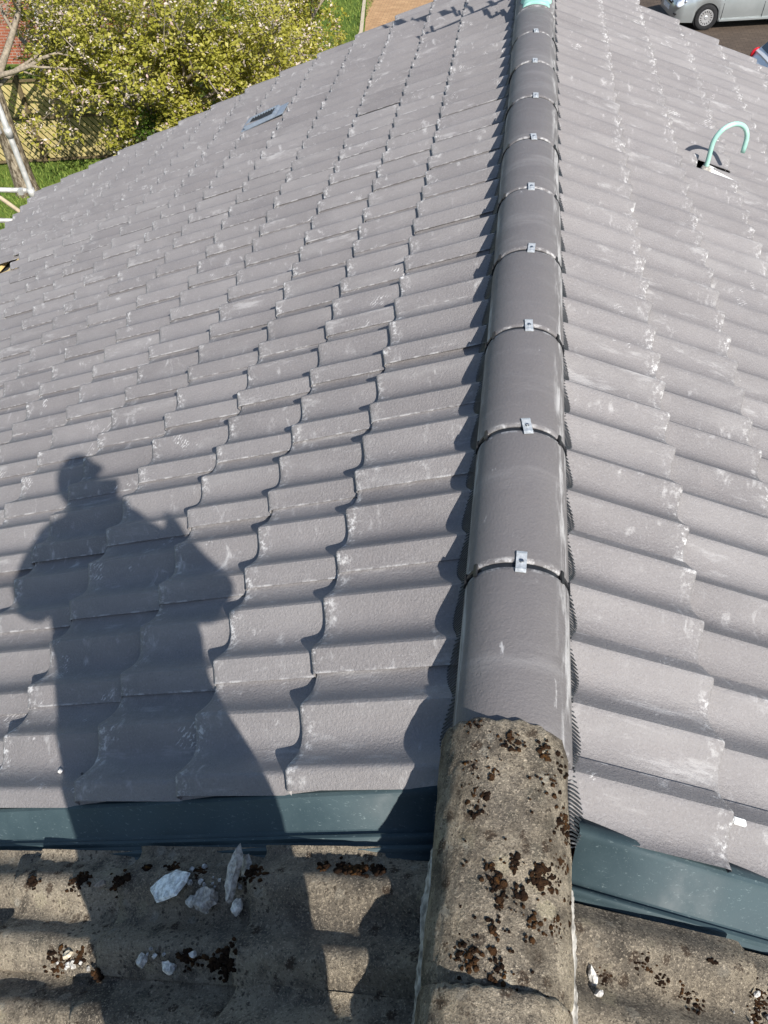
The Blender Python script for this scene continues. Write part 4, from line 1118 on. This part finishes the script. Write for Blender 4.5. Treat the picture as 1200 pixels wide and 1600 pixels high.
def car(name, label, pos, ang, paint, L=4.25, W=1.75, trim=None, rearplate=(.75, .62, .05)):
    root = tag(empty(name, pos), label, 'car')
    MX = Matrix.Translation(Vector(pos)) @ Matrix.Rotation(ang, 4, 'Z')
    def put(nm, bm, mat, par_=root, smooth=None):
        bmesh.ops.transform(bm, matrix=MX, verts=bm.verts); return bobj(nm, bm, mat, par_, smooth)
    topz = [(0, .50), (.04, .66), (.14, .745), (.5, .86), (.95, .955), (1.15, .985), (2.4, 1.0), (3.6, 1.02), (4.02, .99), (4.20, .80), (L, .55)]
    wid = [(0, .52), (.06, .68), (.22, .79), (.6, .855), (1.2, .872), (3.2, .872), (3.8, .83), (4.1, .76), (L, .64)]
    xs = [0, .02, .05, .09, .14, .2] + [.26 + i * .04 for i in range(98)]
    xs = [x for x in xs if x < L - .08] + [L - .06, L - .03, L]
    bm = bmesh.new(); rings = []
    for x in xs:
        hz, hw = ip(x, topz), ip(x, wid); zb = .20 + .10 * max(0, 1 - x / .12) + .12 * max(0, 1 - (L - x) / .2)
        for xw in (.90, 3.52):
            d = abs(x - xw)
            if d < .355: zb = max(zb, .31 + math.sqrt(.355 ** 2 - d * d))
        zb = min(zb, hz - .06)
        zz = [zb, zb + (hz - zb) * .25, zb + (hz - zb) * .52, zb + (hz - zb) * .74, zb + (hz - zb) * .9, hz - .012, hz]
        ww = [.955, .985, 1.0, .985, .955, .90, .80]
        half_ = [(hw * a, z) for a, z in zip(ww, zz)] + [(hw * .4, hz + .018), (0, hz + .024)]
        ring = [bm.verts.new((x, y, z)) for y, z in half_] + [bm.verts.new((x, -y, z)) for y, z in reversed(half_[:-1])]
        rings.append(ring)
    for a, b in zip(rings, rings[1:]):
        for k in range(len(a) - 1): bm.faces.new((a[k], b[k], b[k + 1], a[k + 1]))
        bm.faces.new((a[-1], b[-1], b[0], a[0]))
    bm.faces.new(rings[0]); bm.faces.new(list(reversed(rings[-1]))); bmesh.ops.recalc_face_normals(bm, faces=bm.faces[:])
    body = put('body', bm, paint, root, 35)
    # cabin
    cz = [(1.10, .96), (1.45, 1.20), (1.85, 1.40), (2.3, 1.462), (3.0, 1.455), (3.5, 1.40), (3.8, 1.24), (4.08, .98)]
    bm = bmesh.new(); rings = []
    cx_ = [1.10 + i * (2.98 / 40) for i in range(41)]
    for x in cx_:
        z = ip(x, cz); t_ = (z - .95) / .52
        wb = ip(x, wid) * .90; wt = wb - .20 * max(0, t_)
        half_ = [(wb, .93), ((wb + wt) / 2 + .02, .93 + (z - .93) * .5), (wt + .02, .93 + (z - .93) * .86), (wt - .06, z - .004), (wt * .5, z + .008), (0, z + .012)]
        rings.append([bm.verts.new((x, y, q_)) for y, q_ in half_] + [bm.verts.new((x, -y, q_)) for y, q_ in reversed(half_[:-1])])
    for a, b in zip(rings, rings[1:]):
        for k in range(len(a) - 1): bm.faces.new((a[k], b[k], b[k + 1], a[k + 1]))
    bm.faces.new(rings[0]); bm.faces.new(list(reversed(rings[-1]))); bmesh.ops.recalc_face_normals(bm, faces=bm.faces[:])
    put('cabin', bm, paint, root, 35)
    def cabpt(x, f, out=.006):
        z = ip(x, cz); t_ = (z - .95) / .52; wb = ip(x, wid) * .90; wt = wb - .20 * max(0, t_)
        return (wb + (wt + .02 - wb) * (f / .86) + out, .93 + (z - .93) * f)
    for sg in (-1, 1):
        for (xa, xb, xta, xtb) in ((1.62, 2.42, 1.98, 2.42), (2.50, 3.32, 2.50, 3.26), (3.40, 3.78, 3.34, 3.52)):
            bm = bmesh.new(); n = 8; r0, r1 = [], []
            for i in range(n + 1):
                x0 = xa + (xb - xa) * i / n; x1 = xta + (xtb - xta) * i / n
                y0, z0 = cabpt(x0, .16); y1, z1 = cabpt(x1, .84)
                z0 = max(z0, 1.02)
                r0.append(bm.verts.new((x0, sg * y0, z0))); r1.append(bm.verts.new((x1, sg * y1, z1)))
            for i in range(n): bm.faces.new((r0[i], r0[i + 1], r1[i + 1], r1[i]))
            bmesh.ops.recalc_face_normals(bm, faces=bm.faces[:]); put('side_window', bm, glassm)
    for nm, xa, xb in (('windscreen', 1.20, 1.88), ('rear_window', 4.00, 3.50)):
        bm = bmesh.new(); n = 8; rows = []
        for i in range(n + 1):
            x = xa + (xb - xa) * i / n; z = ip(x, cz) + .018; wt = ip(x, wid) * .90 - .20 * max(0, (z - .95) / .52) - .05
            rows.append([bm.verts.new((x + (-.008 if nm == 'windscreen' else .008), y * wt, z + .004 * (1 - y * y))) for y in (-1, -.5, 0, .5, 1)])
        for a, b in zip(rows, rows[1:]):
            for k in range(4): bm.faces.new((a[k], a[k + 1], b[k + 1], b[k]))
        bmesh.ops.recalc_face_normals(bm, faces=bm.faces[:]); put(nm, bm, glassm, root, 30)
    # wheels
    for xw in (.90, 3.52):
        for sg in (-1, 1):
            bm = bmesh.new(); y0 = sg * .835
            pr = [(.205, .012), (.225, .02), (.275, .02), (.302, .008), (.312, -.02), (.312, -.16), (.30, -.185), (.20, -.19)]
            rings = [[bm.verts.new((xw + r_ * math.cos(2 * math.pi * k / 36), y0 + sg * o_, .312 + r_ * math.sin(2 * math.pi * k / 36))) for k in range(36)] for r_, o_ in pr]
            for a, b in zip(rings, rings[1:]):
                for k in range(36): bm.faces.new((a[k], a[(k + 1) % 36], b[(k + 1) % 36], b[k]))
            bmesh.ops.recalc_face_normals(bm, faces=bm.faces[:]); wheel = put('wheel', bm, tyrem, root, 35)
            bm = bmesh.new(); pr = [(.0, .016), (.035, .018), (.055, .004), (.09, .008), (.12, .010), (.175, .012), (.195, .014), (.206, .004)]
            rings = [[bm.verts.new((xw + max(r_, .001) * math.cos(2 * math.pi * k / 36), y0 + sg * o_, .312 + max(r_, .001) * math.sin(2 * math.pi * k / 36))) for k in range(36)] for r_, o_ in pr]
            for a, b in zip(rings, rings[1:]):
                for k in range(36): bm.faces.new((a[k], a[(k + 1) % 36], b[(k + 1) % 36], b[k]))
            bmesh.ops.recalc_face_normals(bm, faces=bm.faces[:]); put('rim', bm, rimm, wheel, 35)
            bm = bmesh.new()
            for k in range(16):
                a = 2 * math.pi * k / 16
                box(bm, (xw + .150 * math.cos(a), y0 + sg * .0125, .312 + .150 * math.sin(a)), (.044, .006, .020), Matrix.Rotation(-a, 3, 'Y'))
            put('trim_slots', bm, seamm, wheel)
            bm = bmesh.new(); tube(bm, [(xw, y0 - sg * .03, .33), (xw, y0 - sg * .20, .33)], [.352, .352], 32); put('wheel_well', bm, seamm)
    # lamps, grille, bumpers, seams, handles, mirrors
    for sg in (-1, 1):
        bm = bmesh.new(); ell(bm, (0, 0, 0), (.245, .11, .085), 3); bmesh.ops.transform(bm, matrix=Matrix.Translation((.20, sg * .655, .690)) @ Matrix.Rotation(sg * -.72, 4, 'Z') @ Matrix.Rotation(-.32, 4, 'Y'), verts=bm.verts)
        hl = put('headlight', bm, lampm)
        bm = bmesh.new()
        for d in (0, .12): ell(bm, (.13 + d, sg * (.70 + d * .55), .715 + d * .1), (.042, .05, .042), 2)
        put('bulb_housing', bm, chrome, hl)
        bm = bmesh.new(); bevbox(bm, (.075, sg * .58, .40), (.10, .22, .09), .03); put('fog_recess', bm, seamm, root, 40)
        bm = bmesh.new(); ell(bm, (4.02, sg * .735, .86), (.15, .06, .17), 3); put('tail_light', bm, redm)
        for xh in (2.28, 3.22):
            bm = bmesh.new(); bevbox(bm, (xh, sg * .872, .875), (.20, .03, .034), .01); put('door_handle', bm, seamm if trim else paint, root, 40)
        for xs_ in (1.32, 2.46, 3.36):
            bm = bmesh.new()
            for i in range(9):
                z = .30 + i * .078
                box(bm, (xs_ + (.0 if xs_ < 3 else .04 * math.sin(i * .3)), sg * (.872 * (.986 if i in (0, 1) else (1.0 if i < 5 else .985 - .004 * (i - 5)))), z), (.007, .012, .079))
            put('door_seam', bm, seamm)
        bm = bmesh.new(); ell(bm, (1.62, sg * .96, 1.04), (.07, .11, .075), 2); put('wing_mirror', bm, paint)
        bm = bmesh.new(); bevbox(bm, (2.2, sg * .855, .235), (1.85, .03, .07), .012); put('sill', bm, seamm if trim else paint, root, 40)
    bm = bmesh.new(); bevbox(bm, (.028, 0, .61), (.05, .72, .10), .02); gr = put('grille', bm, seamm, root, 40)
    bm = bmesh.new(); bevbox(bm, (.005, 0, .645), (.03, .74, .030), .010); put('chrome_bar', bm, chrome, gr, 40)
    bm = bmesh.new(); tube(bm, [(-.016, 0, .645), (.01, 0, .645)], .055, 24); put('badge', bm, chrome, gr)
    bm = bmesh.new(); bevbox(bm, (.035, 0, .34), (.05, .80, .13), .02); put('lower_intake', bm, seamm, root, 40)
    bm = bmesh.new(); bevbox(bm, (L - .005, 0, .62), (.02, .52, .115), .006); put('number_plate', bm, plain(name + '_plate', rearplate, .5, bump=0), root)
    bm = bmesh.new(); bevbox(bm, (.0, 0, .47), (.03, .52, .115), .006); put('number_plate', bm, plain(name + '_fplate', (.75, .75, .74), .5, bump=0), root)
    return root
silver = NT('silver_paint', .30, .5, .55); silver.col(silver.mix(silver.ramp(silver.noise(silver.obj(), 2, 4), .3, .7), (.38, .41, .41), (.44, .47, .47))); silver.b.inputs['Coat Weight'].default_value = .6
white = NT('white_paint', .25, .5); white.col((.74, .74, .73)); white.b.inputs['Coat Weight'].default_value = .5
ca = R(10.49)
def carpos(front_wheel, ang, L_=.90, side=.835):
    # front wheel contact on the camera-facing side (local -y)
    d = Vector((math.cos(ang), math.sin(ang), 0)); n_ = Vector((-math.sin(ang), math.cos(ang), 0))
    p = Vector(front_wheel) - d * L_ + n_ * side; return (p.x, p.y, GROUND + .006)
car('silver_car', 'silver hatchback with steel wheel trims parked on the brown block paving', carpos((5.10, 25.95, 0), R(10)), R(10), silver.m)
car('white_car', 'white hatchback with red tail light parked nearer the house than the silver car', (9.55, 20.9, GROUND + .006), R(187), white.m)
